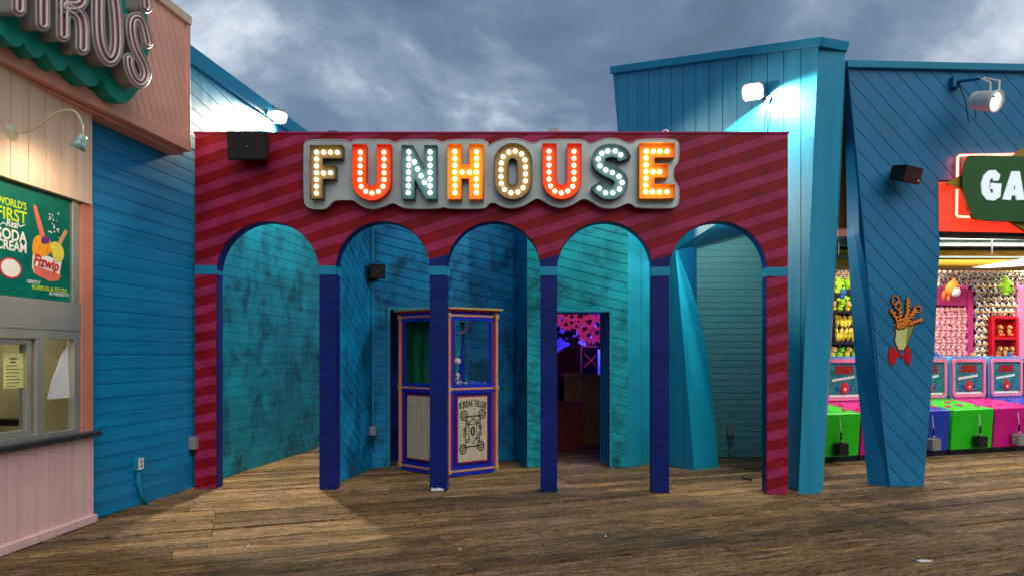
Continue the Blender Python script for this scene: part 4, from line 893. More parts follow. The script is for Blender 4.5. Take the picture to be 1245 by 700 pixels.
for i in range(26):
    u_ = random.uniform(.08, W-.1); p = inb(u_, ZM+.012+random.uniform(0,.02), random.uniform(-.2, -.06)); mb.ball(p, random.uniform(.008,.018), mi=random.choice((0,0,1,2)), seg=6, rings=4)
tag(mb.build('trinket_heap', ['bone', 'booth_teal', 'cloth_blue']), 'heap of tiny beads and shells strewn along the booth shelf', 'trinkets', None, 'stuff')
rows = [[inb(W-.42+.32*i/14, ZM+.004+.045*abs(math.sin(i*1.1))*(1-abs(j-3)/3.2), -.2+.13*j/6) for i in range(15)] for j in range(7)]
tag(MB().grid(rows).build('blue_cloth', 'cloth_blue'), 'crumpled bright blue cloth on the right end of the booth shelf', 'cloth')
tag(MB().tube([inb(.27+.22*i/12, ZH-.33+.2*(i/12)**2, -.2) for i in range(13)], .008, 6).build('red_garland', 'gear_pink'), 'thin red garland sagging across the booth window', 'garland')

# ------------------------------------------------------------------ tower (portal shaped blue building)
tw = thing('angular_tower', TA.w(3.2, 0), 'tall angular teal tower with vertical boards rising behind the right arch', 'building')
zc = lambda px, py: TA.uv(px, py)
outer = TA.tr([(745,88), (996,57), (986,260), (978,420), (972,600)])
leg = TA.tr([(844,571.5), (833,440), (821,304)])
head = TA.tr([(872,272), (930,235)])
legL = TA.tr([(763,556), (763,300)])
z_foot = 0
loop = [outer[0], (legL[1][0], legL[1][1]), (legL[0][0], 0), (leg[0][0], 0), leg[1], leg[2], head[0], head[1], (TA.uv(945, 400)[0], head[1][1]-.1), (TA.uv(945, 400)[0], 0), (outer[4][0], 0), outer[3], outer[2], outer[1]]
mb = MB(); mb.siding([loop], 90, .235, .010, .012, TA.M(), skirt=.05); mb.build('boarded_wall', 'paint_tower', tw)
mb = MB(); mb.prism([loop], -.075, -.052, TA.M()); mb.prism([TA.tr([(750,93), (996,60), (990,160), (755,170)])], -.4, -.076, TA.M()); mb.build('wall_body', 'paint_tower_trim', tw)
cp = TA.tr([(745,82), (1003,46), (1001,57), (745,91)]); mb = MB(); mb.prism([cp], -.3, .06, TA.M()); mb.build('roof_cap', 'paint_tower_trim', tw, bevel=.008)
# bright wedge reveal of the leaning leg
def onA(px, py, t): return TA.uv(px, py, -t)
b0 = TA.w(leg[0][0]+.002, 0, 0); bk = TA.w(leg[0][0]+.01, 0, -.47); tp = TA.w(leg[2][0]+.003, leg[2][1], .0)
mbx = MB()
def wedge():
    mb = MB(); n = 16; A_, B_ = [], []
    for i in range(n+1):
        t = i/n; A_.append(b0.lerp(tp, t)); B_.append(A_[-1]+(bk-b0)*max(.03, 1-t**4))
    mb.grid([A_, B_])
    return mb.build('leg_reveal', mat('paint_leg', (.008,.30,.44), .4, var=.12), tw)
wedge()
# inner dark return and soffit
T2 = R(847, 300, 10.6); B2 = R(848, 600, 10.6); B2.z = 0; B1 = R(846, 600, 10.0); B1.z = 0
mb = MB(); mb.face([B1, B2, T2, tp+(bk-b0)*.03]); mb.build('inner_return', 'paint_games_shade', tw)
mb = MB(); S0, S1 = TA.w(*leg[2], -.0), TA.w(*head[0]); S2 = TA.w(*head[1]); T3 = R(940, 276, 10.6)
mb.face([S0, S1, T2]); mb.face([S1, S2, T3, T2]); mb.face([S0+V((0,0,.0)), T2, T2+V((0,0,.6)), S0+V((0,0,.6))]); mb.build('soffit', 'paint_games_shade', tw)
# back wall of the passage
Yp = 10.85; pa, pbb = ((840-CX)/F*Yp, Yp), ((952-CX)/F*Yp, Yp)
wallp(pa, pbb, 0, 3.9, 0, 'passage_wall', 'paint_whitecyan', tw, sp=.10)
mb = MB(); pa_, pb_ = G(930, 578), V(((946-CX)/F*10.84, 10.84, 0)); mb.prism([[(pa_.x, pa_.y), (pa_.x+.08, pa_.y-.1), (pb_.x+.1, pb_.y), (pb_.x, pb_.y)]], 0, 4.0); mb.build('passage_side', 'paint_tower_trim', tw)
pl_c = R(900, 255, 9.2); o = thing('passage_lamp', pl_c, 'small bulkhead lamp under the ceiling of the passage behind the rightmost arch', 'lamp')
MB().lathe([(.001,.03), (.06,.03), (.07,0)], Matrix.Translation(pl_c), 16).build('base', 'white_metal', o)
MB().ball(pl_c-V((0,0,.01)), .045, sc_=(1,1,.6)).build('globe', 'sign_white', o)
light('passage_glow', 'POINT', pl_c-V((0,0,.12)), (3, 10, 0), 38, (.85,1,.9), o, shadow_soft_size=.04)
# smooth front face and its flank
yB = 8.03; pB = [R(995,57,8.0), R(1028,57,8.12), R(1017,275,8.12), R(998,600,8.03), R(971,600.5,8.0), R(978,420,8.0), R(986,260,8.0)]
for p_ in (pB[3], pB[4]): p_.z = 0
mb = MB(); mb.face([pB[4], pB[3], pB[2], pB[6], pB[5]][::1]); mb.face([pB[6], pB[2], pB[1], pB[0]])
bkv = V((.25, .5, 0))
rr_ = [pB[3], pB[2], pB[1]]
mb.face([rr_[0], rr_[0]+bkv, rr_[1]+bkv, rr_[1]]); mb.face([rr_[1], rr_[1]+bkv, rr_[2]+bkv, rr_[2]])
mb.face([pB[0], pB[1], pB[1]+bkv, pB[0]+bkv]); mb.face([pB[4]+V((-.2,.4,0)), pB[0]+V((-.2,.4,0)), pB[1]+bkv, pB[3]+bkv])
mb.build('front_fin', 'paint_tower', tw)
mb = MB(); P = [R(1003,46,7.95), R(1033,51,8.1), R(1030,62,8.1), R(1001,57,7.95)]; Qb = [p+V((.1,.5,0)) for p in P]
mb.face(P[::-1]); mb.face(Qb)
for i in range(4): j = (i+1) % 4; mb.face([P[i], P[j], Qb[j], Qb[i]])
mb.build('fin_cap', 'paint_tower_trim', tw)
# electrical box in the passage
c = R(888, 524, 10.78); o = thing('outlet_box', c, 'grey outlet box with cord on the pale wall inside the rightmost arch', 'outlet')
MB().box(c.x-.05, c.x+.05, c.y-.03, c.y+.03, c.z-.06, c.z+.07).build('box', 'steel_grey', o, bevel=.005)
MB().tube([c+V((0,-.02,-.06)), c+V((-.02,-.03,-.15)), c+V((.03,-.02,-.2)), c+V((0,-.01,-.34)), c+V((0,-.01,-.42))], .011, 6).build('cord', 'steel_grey', o)
MB().box(c.x-.03, c.x+.03, c.y-.02, c.y+.03, c.z-.38, c.z-.28).build('plug', 'steel_grey', o)

# ------------------------------------------------------------------ flood lamps
def flood(px, py, y, d, label, wallp_, energy, tgt, sz, w_=.3):
    c = R(px, py, y); T = dirT(c, d); o = thing('flood_lamp', c, label, 'flood lamp', 'flood lamps over the court')
    MB().prism([rrect(-w_/2, w_/2, -.1, .1, .05)], -.09, .0, T).build('housing', 'steel_grey', o, bevel=.008)
    MB().prism([arc(0, 0, w_/2-.012, .088, 0, 350, 28)], .001, .012, T).build('lens', 'lamp_glow', o)
    MB().tube([T@V((0,.02,-.09)), T@V((0,.08,-.14)), V(wallp_)], .016, 8).build('arm', 'steel_grey', o)
    m_ = dirT(V(wallp_), (V(c)-V(wallp_))); MB().lathe([(.001,.02), (.05,.02), (.06,0)], m_, 14).build('wall_plate', 'steel_grey', o)
    l_ = light('flood_light', 'SPOT', T@V((0,0,.05)), tgt, energy, (1,.88,.66) if px < 600 else (1,.93,.78), o, spot_size=math.radians(sz), spot_blend=.12, shadow_soft_size=.07)
    return o
wpt = WL.w(*WL.uv(322, 137, 0))
flood(338, 143, 10.4, V((.40,-.75,-.75)), 'bright flood lamp on an arm high on the left blue wall', wpt, 1150, (-1.5, 7.8, 0), 136, .26)
tpp = TA.w(*TA.uv(934, 122))
flood(915, 112, 8.58, V((-.38,-.75,-.42)), 'bright flood lamp high on the face of the angular tower', tpp, 340, (3.3, 7.7, .0), 168, .25)
mb = MB(); q0 = TA.w(*TA.uv(937, 122), .02); q1 = TA.w(*TA.uv(930, 165), .02); tag(MB().tube([q0, q0.lerp(q1, .5)+TA.n*.03, q1], .010, 6).build('lamp_cord', 'paint_tower_trim'), 'thin blue cord hanging below the tower flood lamp', 'cord')

# ------------------------------------------------------------------ games building
gb = thing('games_building', C1.w(0, 0), 'deep blue diagonal boarded arcade building with a tapering leg at the right', 'building')
ft = C1.tr([(1031,84), (1400,88), (1400,221), (1141,219), (1143,290), (1135,440), (1123,590)])
lp = [ft[0], ft[1], ft[2], ft[3], ft[4], ft[5], (ft[6][0], 0), (0, 0)]
mb = MB(); mb.siding([lp], -47, .165, .008, .011, C1.M(), skirt=.05); mb.build('boarded_front', 'paint_games', gb)
mb = MB(); lq = list(lp); lq[0] = (lq[0][0]+.35, lq[0][1]); lq[-1] = (.3, 0); mb.prism([lq], -.5, -.052, C1.M()); mb.build('front_core', 'paint_games_shade', gb)
sbk = [R(1027,88,8.75), R(1030,291,8.7), R(1039.6,437,8.65), R(1055,588,8.6)]; sbk[3].z = 0
ss = [C1.w(*C1.uv(x, y), .0) for x, y in ((1031,84), (1050,281), (1064,440))]+[C1.w(0, 0)]
mb = MB()
for i in range(3): mb.face([ss[i], sbk[i], sbk[i+1], ss[i+1]][::-1])
mb.build('leg_side', 'paint_games_shade', gb)
tp1 = C1.uv(1031, 75)[1]; mb = MB(); mb.box(ft[0][0]-.03, ft[1][0], ft[0][1], tp1, -.5, .05, C1.M()); mb.build('roof_cap', 'paint_tower_trim', gb, bevel=.008)
# edge trim along the leg
mb = MB(); mb.tube([s_+C1.n*.004 for s_ in ss], .012, 4); mb.build('corner_bead', 'paint_games', gb)
# orange strip wall between tower and games building
po_ = PL(R(1000,600,8.95).xy.to_tuple(), R(1060,600,8.95).xy.to_tuple()); zz0, zz1 = po_.uv(1025, 277)[1], po_.uv(1025, 95)[1]
mb = MB(); mb.siding([[(0, zz0), (.62, zz0), (.62, zz1), (0, zz1)]], 0, .38, .01, .012, po_.M(), skirt=.1); mb.build('orange_strip_wall', 'paint_orange', gb)
# red fascia
rf = C1.tr([(1141,222), (1400,226), (1400,286), (1141.5,281)]); mb = MB(); mb.prism([rf], -.12, .012, C1.M()); rp = mb.build('red_fascia', 'red_panel', gb)
r2 = C1.tr([(1142,282), (1400,287), (1400,291), (1142,286)]); MB().prism([r2], -.2, .02, C1.M()).build('fascia_trim', 'dark', gb)
MB().prism([C1.tr([(1193,283), (1212,283.5), (1212,286), (1193,285.5)])], .018, .03, C1.M()).build('latch', 'black_plastic', gb)

# spotlight (par can)
bx = C1.w(*C1.uv(1159, 102), 0); o = thing('par_spotlight', bx, 'silver par can spotlight with glowing lens high on the blue front', 'spotlight')
T = C1.M(*C1.uv(1159, 102), 0)
MB().box(-.05, .05, -.065, .065, .002, .07, T).build('mount_box', 'paint_games_shade', o, bevel=.005)
e1 = C1.w(*C1.uv(1196, 95, .35), .35); MB().tube([T@V((.02,0,.07)), e1], .02, 6).build('arm', 'paint_games_shade', o)
ca, cb_ = C1.w(*C1.uv(1184, 122, .28), .28), C1.w(*C1.uv(1212, 124, .52), .52); ax = (cb_-ca).normalized()
Tc = dirT(ca, ax); r_ = .118; ll = (cb_-ca).length
MB().lathe([(.001,-.03), (.05,-.03), (.085,-.01), (.10,.02), (.10,.08), (.112,.085), (.112,ll-.04), (.125,ll-.03), (.125,ll), (.105,ll), (.105,ll-.05)], Tc, 28).build('can', 'white_metal', o)
MB().lathe([(.001,ll-.03), (.06,ll-.035), (.104,ll-.045)], Tc, 28).build('lens', 'par_glow', o)
mb = MB(); mb.tube([Tc@V((0,.1,.16)), Tc@V((0,.2,.12)), e1+ax*-.06], .012, 8); mb.tube([Tc@V((.0,.1,.26)), Tc@V((0,.22,.22)), e1], .012, 8); mb.build('yoke', 'white_metal', o)
mb = MB(); mb.tube([bx+C1.n*.08, bx+C1.n*.1+C1.u*.08-V((0,0,.25)), bx+C1.n*.1+C1.u*.12-V((0,0,.5)), bx+C1.n*.12+C1.u*.2-V((0,0,.45)), ca-ax*.02], .006, 6); mb.build('cord', 'black_plastic', o)
MB().box(-.03, .03, -.03, .03, .0, .02, Matrix.Translation(ca+ax*.12-V((0,.115,0)))@Matrix.Rotation(.7,4,'Y')).build('knob', 'black_plastic', o)
# speaker right
c = C1.w(*C1.uv(1110, 213, .28), .28); o, T = speaker('wall_speaker', c, .36, .19, .2, C1.n+V((.55,0,-.35)), 'black loudspeaker angled downward on the blue boarded front', taper=.7)
MB().tube([T@V((-.1,.03,-.2)), C1.w(*C1.uv(1093, 206, .02), .01)], .03, 8).build('bracket', 'steel_grey', o)
MB().ball(T@V((.12,-.05,.012)), .008).build('indicator', 'led_dot', o)

# GA... sign
gs = thing('games_sign', C1.w(*C1.uv(1172, 230), .1), 'green sign with white letters GA and a red neon border on the right building', 'sign')
dS = .16
MB().prism([chaikin(C1.tr([(1174,190), (1182,189), (1245,190), (1400,200), (1400,280), (1245,270), (1190,268), (1182,264), (1174,245), (1170,228), (1171,208)], dS), 1)], dS-.05, dS, C1.M()).build('panel', 'sign_green', gs, bevel=.006)
for pts in ([(1150,223), (1174,210), (1174,233)], [(1228,191), (1252,176), (1270,192)], [(1222,266), (1262,290), (1264,268)]):
    MB().prism([C1.tr(pts, .11)], .07, .108, C1.M()).build('burst_point', 'sign_olive', gs)
Gp = [(1215,213.5), (1209,207.5), (1201,208), (1195,214), (1192,224), (1193,236), (1199,243.5), (1208,244.5), (1215,240), (1216.5,224), (1204,223), (1203.5,230), (1207,231), (1206.5,236), (1203.5,235), (1201.5,228), (1202.5,219), (1206,216.5), (1207.5,220.5), (1213,220)]
Ap = [(1218,243), (1229,209), (1238.5,209), (1244.5,243.5), (1235,244), (1234,238.5), (1229,238), (1227.5,244)]
Ah = [(1231,231), (1234,231), (1232.8,220)]
MB().prism([C1.tr(Gp, dS)], dS, dS+.02, C1.M()).build('letter', 'sign_white', gs, bevel=.003)
MB().prism([C1.tr(Ap, dS), C1.tr(Ah, dS)], dS, dS+.02, C1.M()).build('letter', 'sign_white', gs, bevel=.003)
Np = [(1400,191), (1300,187), (1177,189), (1166.5,189.5), (1164.5,191.5), (1163,261), (1164.5,263.5), (1180,264), (1190,266)]
MB().tube([C1.w(*C1.uv(x, y, .07), .07) for x, y in Np], .013, 8).build('neon_tube', 'neon_red', gs)
mb = MB()
for (x, y) in ((1164,200), (1163.5,250), (1240,189)): p = C1.uv(x, y, .07); mb.tube([C1.w(*p, .002), C1.w(*p, .06)], .01, 6)
mb.build('tube_support', 'steel_grey', gs)
pn = C1.w(*C1.uv(1205, 186, .07), .06)

# curly fries cup decal on the leg (flat cut-out)
dc = thing('food_decal', C1.w(*C1.uv(1100, 410)), 'flat painted cut-out of a paper cup of curly fries on the tapering blue leg', 'decal')
def k5(l): return [(1060+x/7, 350+y/7) for x, y in l]
Tc1 = C1.M()
cup = [(190,300), (205,380), (195,450), (225,520), (265,525), (300,470), (365,295), (325,285)]
MB().prism([C1.tr(k5([(182,292), (196,385), (186,455), (220,530), (270,535), (308,475), (376,290), (325,275)]))], .001, .006, Tc1).build('outline', 'fry_dark', dc)
MB().prism([C1.tr(k5(cup))], .006, .009, Tc1).build('cup', 'cup_green', dc)
MB().prism([C1.tr(k5([(300,330), (340,290), (365,295), (300,470), (285,480)]))], .009, .0105, Tc1).build('cup_side', 'cup_shade', dc)
def curl(path, amp, turns, w_):
    P = [C1.uv(*k5([p])[0]) for p in path]; n = 44; out = []
    for i in range(n+1):
        t = i/n*(len(P)-1); a_ = min(int(t), len(P)-2); f_ = t-a_; x = P[a_][0]*(1-f_)+P[a_+1][0]*f_; z = P[a_][1]*(1-f_)+P[a_+1][1]*f_
        out.append(C1.w(x+amp*math.sin(turns*2*math.pi*i/n), z+amp*.5*math.cos(turns*2*math.pi*i/n), .012))
    return out
mb = MB(); mo = MB()
for path, amp, tn in (([(225,350), (215,270), (165,190)], .02, 5), ([(240,345), (240,260), (235,180)], .018, 5), ([(275,330), (300,230), (305,95)], .018, 8), ([(290,320), (330,240), (365,190)], .022, 5), ([(310,310), (360,290), (420,270)], .018, 4), ([(255,340), (270,280), (310,200)], .02, 5)):
    c_ = curl(path, amp, tn, 0); mb.tube(c_, .017, 6); mo.tube([p-C1.n*.010 for p in c_], .025, 6)
for cx_, cy_, rx_, ry_ in ((192,105,26,38), (215,150,24,32), (380,180,32,26)):
    c_ = [C1.w(*C1.uv(*k5([p])[0]), .012) for p in arc(cx_, cy_, rx_, ry_, 0, 345, 18)]; mb.tube(c_, .011, 6, closed=True); mo.tube([p-C1.n*.006 for p in c_], .017, 6, closed=True)
mo.build('fries_outline', 'fry_dark', dc); mb.build('curly_fries', 'fry_orange', dc)
for s_, cx_ in ((0, 172), (1, 305)):
    MB().prism([C1.tr(k5(arc(cx_, 575, 38-8*s_, 82, 0, 350, 24)))], .001, .005, Tc1).prism([C1.tr(k5(arc(cx_, 575, 33-8*s_, 76, 0, 350, 24)))], .005, .008, Tc1, 1).build('sauce_blob', ['fry_dark', 'ketchup'], dc)
MB().prism([C1.tr(k5([(200,560), (235,530), (255,575), (285,545), (285,580), (255,605), (235,565), (205,590)]))], .001, .008, Tc1).build('sauce_splash', 'ketchup', dc)

# ------------------------------------------------------------------ arcade interior
ar = thing('game_arcade', K.w(2, 0, -2.6), 'lit arcade room with prize walls behind the row of game cabinets', 'arcade room')
mb = MB(); dW = -2.6
mb.box(-.3, 9, 0, 3.6, dW-.1, dW, K.M()); mb.build('back_wall', mat('arcade_wall', (.45,.10,.2), .7), ar)
mb = MB(); mb.box(-.3, -.2, 0, 3.6, dW, .1, K.M()); mb.build('side_wall', 'shelf_red', ar)
cpl = [K.w(-.2,0,dW), K.w(9,0,dW), C1.w(C1.uv(1400,90)[0],0,-.51), C1.w(C1.uv(1060,90)[0],0,-.51), K.w(-.2,0,.1)]; mb = MB(); mb.prism([[(p.x, p.y) for p in cpl]], 3.5, 3.6); mb.build('ceiling', mat('arcade_ceiling', (.5,.45,.35), .7), ar)
# header frames and yellow rolls just inside the opening
def bar(name, m, px0, px1, ya, yb, d_, th, dy=0):
    p = [C1.uv(px0, ya, d_), C1.uv(px1, ya+dy, d_), C1.uv(px1, yb+dy, d_), C1.uv(px0, yb, d_)]
    return MB().prism([p], d_-th, d_, C1.M()).build(name, m, ar, bevel=.004)
bar('header_rail', 'frame_pale', 1000, 1420, 287.5, 291, -.5, .08, 1); bar('header_rail', 'frame_pale', 1000, 1420, 295.5, 299, -.55, .08, 1)
bar('header_panel', 'frame_pale', 1000, 1420, 291.2, 295.3, -.6, .04, 1)
bar('gap_shade_bar', 'dark', 1000, 1420, 299.3, 303, -.75, .05, 1)  # near-black bar painted in as the shade of the gap
mb = MB()
for py, rr in ((307, .045), (318.5, .075)):
    p0, p1 = C1.uv(1000, py, -.8), C1.uv(1420, py+2, -.8); mb = MB(); mb.tube([C1.w(*p0, -.8), C1.w(*p1, -.8)], rr, 16); mb.build('shutter_roll', 'tube_yellow', ar)
bar('header_rail', 'frame_pale', 1000, 1420, 311, 313.5, -.7, .05, 1)
bar('lower_rail', 'steel_grey', 1000, 1420, 324, 327.5, -.9, .06, 2)
for px in (1206, 1020): bar('hanger', 'steel_grey', px, px+1.2, 291, 310, -.46, .02)
tag(MB().prism([C1.tr([(1182,325), (1270,310), (1270,322), (1200,326)], -.62)], -.64, -.62, C1.M()).build('white_banner', 'sign_white'), 'white slanted banner edge under the yellow rolls at the right', 'banner')
for i, (u_, d_) in enumerate(((.4,-1.2), (3.2,-1.2), (6.2,-1.2), (1.8,.35), (4.8,.35))):
    p = K.w(u_, 3.46, d_); o = thing('ceiling_light', p, 'ceiling light panel in the arcade room', 'ceiling light', 'arcade ceiling lights')
    o['label'] = ['ceiling light panel in the arcade above the leftmost green cabinet', 'ceiling light panel in the arcade above the pink toy shelf', 'ceiling light panel at the far right of the arcade back row', 'ceiling light panel in the arcade just behind the tapering leg', 'ceiling light panel in the arcade behind the green sign'][i]
    MB().box(-.3, .3, -.15, .15, -.03, .03, Matrix.Translation(p)).build('housing', 'white_metal', o)
    light('ceiling_glow', 'AREA', p-V((0,0,.05)), p-V((0,0,1)), 52, (1,.92,.80), o, shape='RECTANGLE', size=.55, size_y=.28)

fx = C1.w(*C1.uv(1215, 281, -.25), -.25); o = thing('header_fill_strip', fx, 'added fill strip hidden behind the lower edge of the red fascia', 'strip light')  # added unseen lamp, brightens the header rails and yellow rolls
MB().tube([fx-C1.u*.9, fx+C1.u*1.4], .018, 8).build('tube', 'sign_white', o)
light('header_fill_glow', 'AREA', fx-C1.n*.03-V((0,0,.0)), fx-C1.n*1-V((0,0,.45)), 16, (1,.95,.85), o, shape='RECTANGLE', size=2.2, size_y=.06)
# prize wall panels
dP = -2.0
def kbox(name, m, px0, px1, py0, py1, d_, th, parent=ar):
    a_, b_ = K.uv(px0, py1, d_), K.uv(px1, py0, d_); return MB().box(a_[0], b_[0], a_[1], b_[1], d_-th, d_, K.M()).build(name, m, parent, bevel=.004)
kbox('display_panel', 'dark', 1178, 1300, 328, 436, dP-.05, .05)
kbox('display_panel', 'frame_magenta', 1120, 1179, 345, 436, dP-.06, .05)
kbox('display_panel', 'dark', 985, 1070, 325, 438, dP-.06, .05)
kbox('display_post', 'frame_magenta', 1176.5, 1183.5, 352, 436, dP+.12, .15); kbox('display_post', 'frame_pink', 1237, 1252, 338, 436, dP+.12, .15)
kbox('display_header', 'frame_magenta', 1120, 1177, 353, 370, dP+.10, .1)
kbox('prize_counter', 'frame_blue', 990, 1400, 437, 442, dP+.5, .45)
# red shelf unit right
sh = thing('prize_shelf', K.w(*K.uv(1222, 436, dP+.2), dP+.2), 'red prize shelf with two tiers of brown toys at the right', 'shelf')
for nm, r4 in (('side_panel', (1206, 1209.5, 385, 436)), ('side_panel', (1236, 1239, 385, 436)), ('shelf_board', (1209.6, 1235.9, 409.5, 412.5)), ('shelf_board', (1209.6, 1235.9, 384, 387)), ('back_panel', (1209.6, 1235.9, 387.5, 436))):
    kbox(nm, 'shelf_red', *r4, dP+.22 if nm != 'back_panel' else dP+.02, .2 if nm != 'back_panel' else .03, sh)
sh2 = thing('toy_rack', K.w(*K.uv(1025, 417, dP), dP), 'dark rack holding yellow and green toys left of the tapering leg', 'rack')
for r4 in ((1000, 1060, 378, 380), (1000, 1060, 416, 418.5)): kbox('rack_bar', 'dark', *r4, dP+.2, .2, sh2)
kbox('rack_back', 'plush_purple', 1000, 1060, 381, 416, dP+.01, .03, sh2)
kbox('rack_divider', 'dark', 1014, 1015.5, 380.5, 416, dP+.2, .18, sh2)

# plush toys: one prototype of each kind, copies share its mesh
def proto(fn, mats):
    mb = MB(); fn(mb); o = mb.build('plush_toy', mats); COL.objects.unlink(o); return o.data
def cow(mb):
    mb.ball((0,0,0), .062, 0, 10, 7, (1.05,.9,.95)); mb.ball((0,-.045,-.02), .034, 2, 8, 6, (1.2,.8,.8))
    for s_ in (-1, 1):
        mb.ball((s_*.062,-.005,.035), .025, 1, 7, 5, (1.2,.6,.8)); mb.ball((s_*.024,-.052,.018), .011, 1, 6, 5)
    mb.ball((.035,-.03,.03), .032, 1, 7, 5, (.9,.8,.9)); mb.ball((0,.01,-.085), .052, 0, 9, 6, (1,.8,.9)); mb.ball((-.03,-.02,-.09), .026, 1, 6, 5)
def pig(mb):
    mb.ball((0,0,0), .062, 0, 10, 7, (1.1,.9,.9)); mb.ball((0,-.05,-.012), .024, 1, 8, 6, (1.2,.7,.9))
    for s_ in (-1, 1): mb.ball((s_*.045,0,.055), .022, 0, 6, 5, (.9,.5,1.2)); mb.ball((s_*.024,-.052,.018), .007, 2, 6, 4); mb.ball((s_*.045,-.03,-.07), .022, 0, 6, 5)
    mb.ball((0,.01,-.07), .05, 0, 8, 6)
def bear(mb):
    mb.ball((0,0,.03), .06, 0, 10, 7); mb.ball((0,.01,-.05), .062, 1, 10, 7, (1,.8,1)); mb.ball((0,-.05,.018), .022, 1, 7, 5)
    for s_ in (-1, 1): mb.ball((s_*.045,0,.08), .022, 0, 7, 5); mb.ball((s_*.02,-.054,.045), .007, 2, 6, 4)
def banana(mb):
    mb.lathe([(.004,-.15), (.035,-.12), (.045,-.05), (.045,.05), (.033,.11), (.01,.15)], I4, 9, 0)
    for s_ in (-1, 1): mb.ball((s_*.016,-.042,.05), .011, 2, 6, 5); mb.ball((s_*.045,-.01,-.03), .018, 0, 6, 4, (1,.7,1.6))
def goblin(mb):
    mb.ball((0,0,0), .12, 0, 14, 10, (1,.8,.95)); mb.ball((0,0,.12), .045, 0, 8, 6, (.8,.8,1.4))
    for s_ in (-1, 1): mb.ball((s_*.15,.01,.03), .06, 0, 10, 6, (1.5,.4,.6)); mb.ball((s_*.045,-.09,.0), .02, 2, 8, 6)
    mb.ball((-.12,-.03,-.11), .045, 0, 8, 6, (1.5,.7,.6))
def fish(mb):
    mb.ball((0,0,0), .13, 0, 14, 10, (.8,.6,1)); mb.ball((.03,-.05,-.04), .09, 1, 12, 8, (.8,.5,.9)); mb.ball((-.12,0,-.12), .05, 0, 8, 6, (.7,.3,1.6)); mb.ball((-.05,-.02,-.15), .04, 0, 8, 6, (.6,.3,1.4)); mb.ball((.02,-.08,.03), .014, 2, 6, 5)
    mb.ball((.0,0,.12), .05, 0, 8, 6, (.7,.3,1))
def pup(mb):
    mb.ball((0,0,.05), .055, 0, 9, 7, (1,.85,1)); mb.ball((0,.0,-.05), .055, 0, 9, 7, (.8,.7,1.5)); mb.ball((0,-.045,.035), .026, 1, 7, 5)
    for s_ in (-1, 1): mb.ball((s_*.05,0,.04), .022, 0, 7, 5, (.6,.6,1.7)); mb.ball((s_*.035,-.04,-.13), .034, 3, 8, 5, (.9,1.4,.7)); mb.ball((s_*.05,-.01,-.06), .02, 0, 6, 5, (.7,.7,2))
    mb.ball((.02,-.05,.065), .007, 2, 5, 4)
PR = {'cow': proto(cow, ['plush_white', 'plush_black', 'plush_tan']), 'pig': proto(pig, ['plush_pink', 'plush_rose', 'plush_black']),
      'bearG': proto(bear, ['plush_green', 'plush_lime', 'plush_black']), 'bearT': proto(bear, ['plush_tan', 'plush_yellow', 'plush_black']),
      'banana': proto(banana, ['plush_yellow', 'plush_yellow', 'plush_black']), 'goblin': proto(goblin, ['plush_lime', 'plush_lime', 'plush_black']),
      'fish': proto(fish, ['plush_orange', 'plush_white', 'plush_black']), 'pup': proto(pup, ['plush_brown', 'plush_tan', 'plush_black', 'plush_orange']), 'bearB': proto(bear, ['plush_blue', 'plush_blue', 'plush_black'])}
rz0 = math.atan2(K.u.y, K.u.x)
def plush(kind, px, py, label, group, d_=None, s_=1.0, rz=0, tilt=0):
    d_ = dP+.1 if d_ is None else d_
    o = bpy.data.objects.new('plush_toy', PR[kind]); COL.objects.link(o); q = K.uv(px, py, d_); o.location = K.w(*q, d_)
    o.rotation_euler = (tilt+random.uniform(-.2,.2), random.uniform(-.35,.35), rz0+rz+random.uniform(-.4,.4)); o.scale = (s_,)*3
    return tag(o, label, 'plush toy', group)
u_pink = [1139+i*6.4 for i in range(7)]
for j in range(8):
    for i, px in enumerate(u_pink):
        if px < 1177: plush('pig', px+(j % 2)*1.5, 377+j*7.6, 'pink plush pig in the rows under the magenta header', 'pink plush pigs on the shelf', s_=.85)
for j in range(12):
    for i in range(8):
        px = 1186.5+i*7.2+(j % 2)*3; py = 347+j*7.8
        if px > 1236 or (px > 1202 and py > 381): continue
        plush('cow', px, py, 'black and white plush cow in the packed wall of toys', 'plush cows packed on the wall', s_=.92)
for j in range(3):
    for i in range(17):
        plush('cow', 1141+i*6.6+(j % 2)*3, 330+j*5.4+(3 if px < 0 else 0), 'black and white plush cow hanging in the top row under the steel rail', 'plush cows hung under the rail', d_=dP+.55-.1*j, s_=.8)
for j in range(3):
    for i in range(8):
        plush('cow', 1006+i*5.2+(j % 2)*2.5, 327+j*5.3, 'black and white plush cow above the lime plush left of the tapering leg', 'plush cows left of the leg', s_=.75)
plush('goblin', 1224, 349, 'lime green plush head with side ears hanging in front of the cows', None, d_=dP+.7, s_=1.15)
plush('fish', 1158, 351, 'orange and white plush fish hanging before the magenta header', None, d_=dP+.7, s_=1.15)
plush('fish', 1137, 344, 'orange plush fish half hidden behind the right edge of the tapering leg', None, d_=dP+.7, s_=.7)
plush('goblin', 1020, 349, 'lime plush head with side ears in the gap left of the tapering leg', None, d_=dP+.5, s_=1.0)
plush('goblin', 1033, 345, 'lime plush head touching the left side of the tapering leg', None, d_=dP+.45, s_=.9)
plush('bearB', 1025, 357, 'blue plush bear under the lime heads left of the leg', None, d_=dP+.6, s_=.8)
plush('goblin', 1026, 365, 'lower lime plush head under the blue bear left of the leg', None, d_=dP+.4, s_=.8)
for i, px in enumerate((1013, 1022, 1031, 1040)):
    plush('bearG' if i % 2 else 'bearT', px, 372, 'small plush bear in the row above the yellow bananas', 'bears above the rack', s_=.9)
    plush('bearG' if i % 2 else 'bearT', px, 427, 'small plush bear in the row below the yellow bananas', 'bears below the rack', s_=1.05)
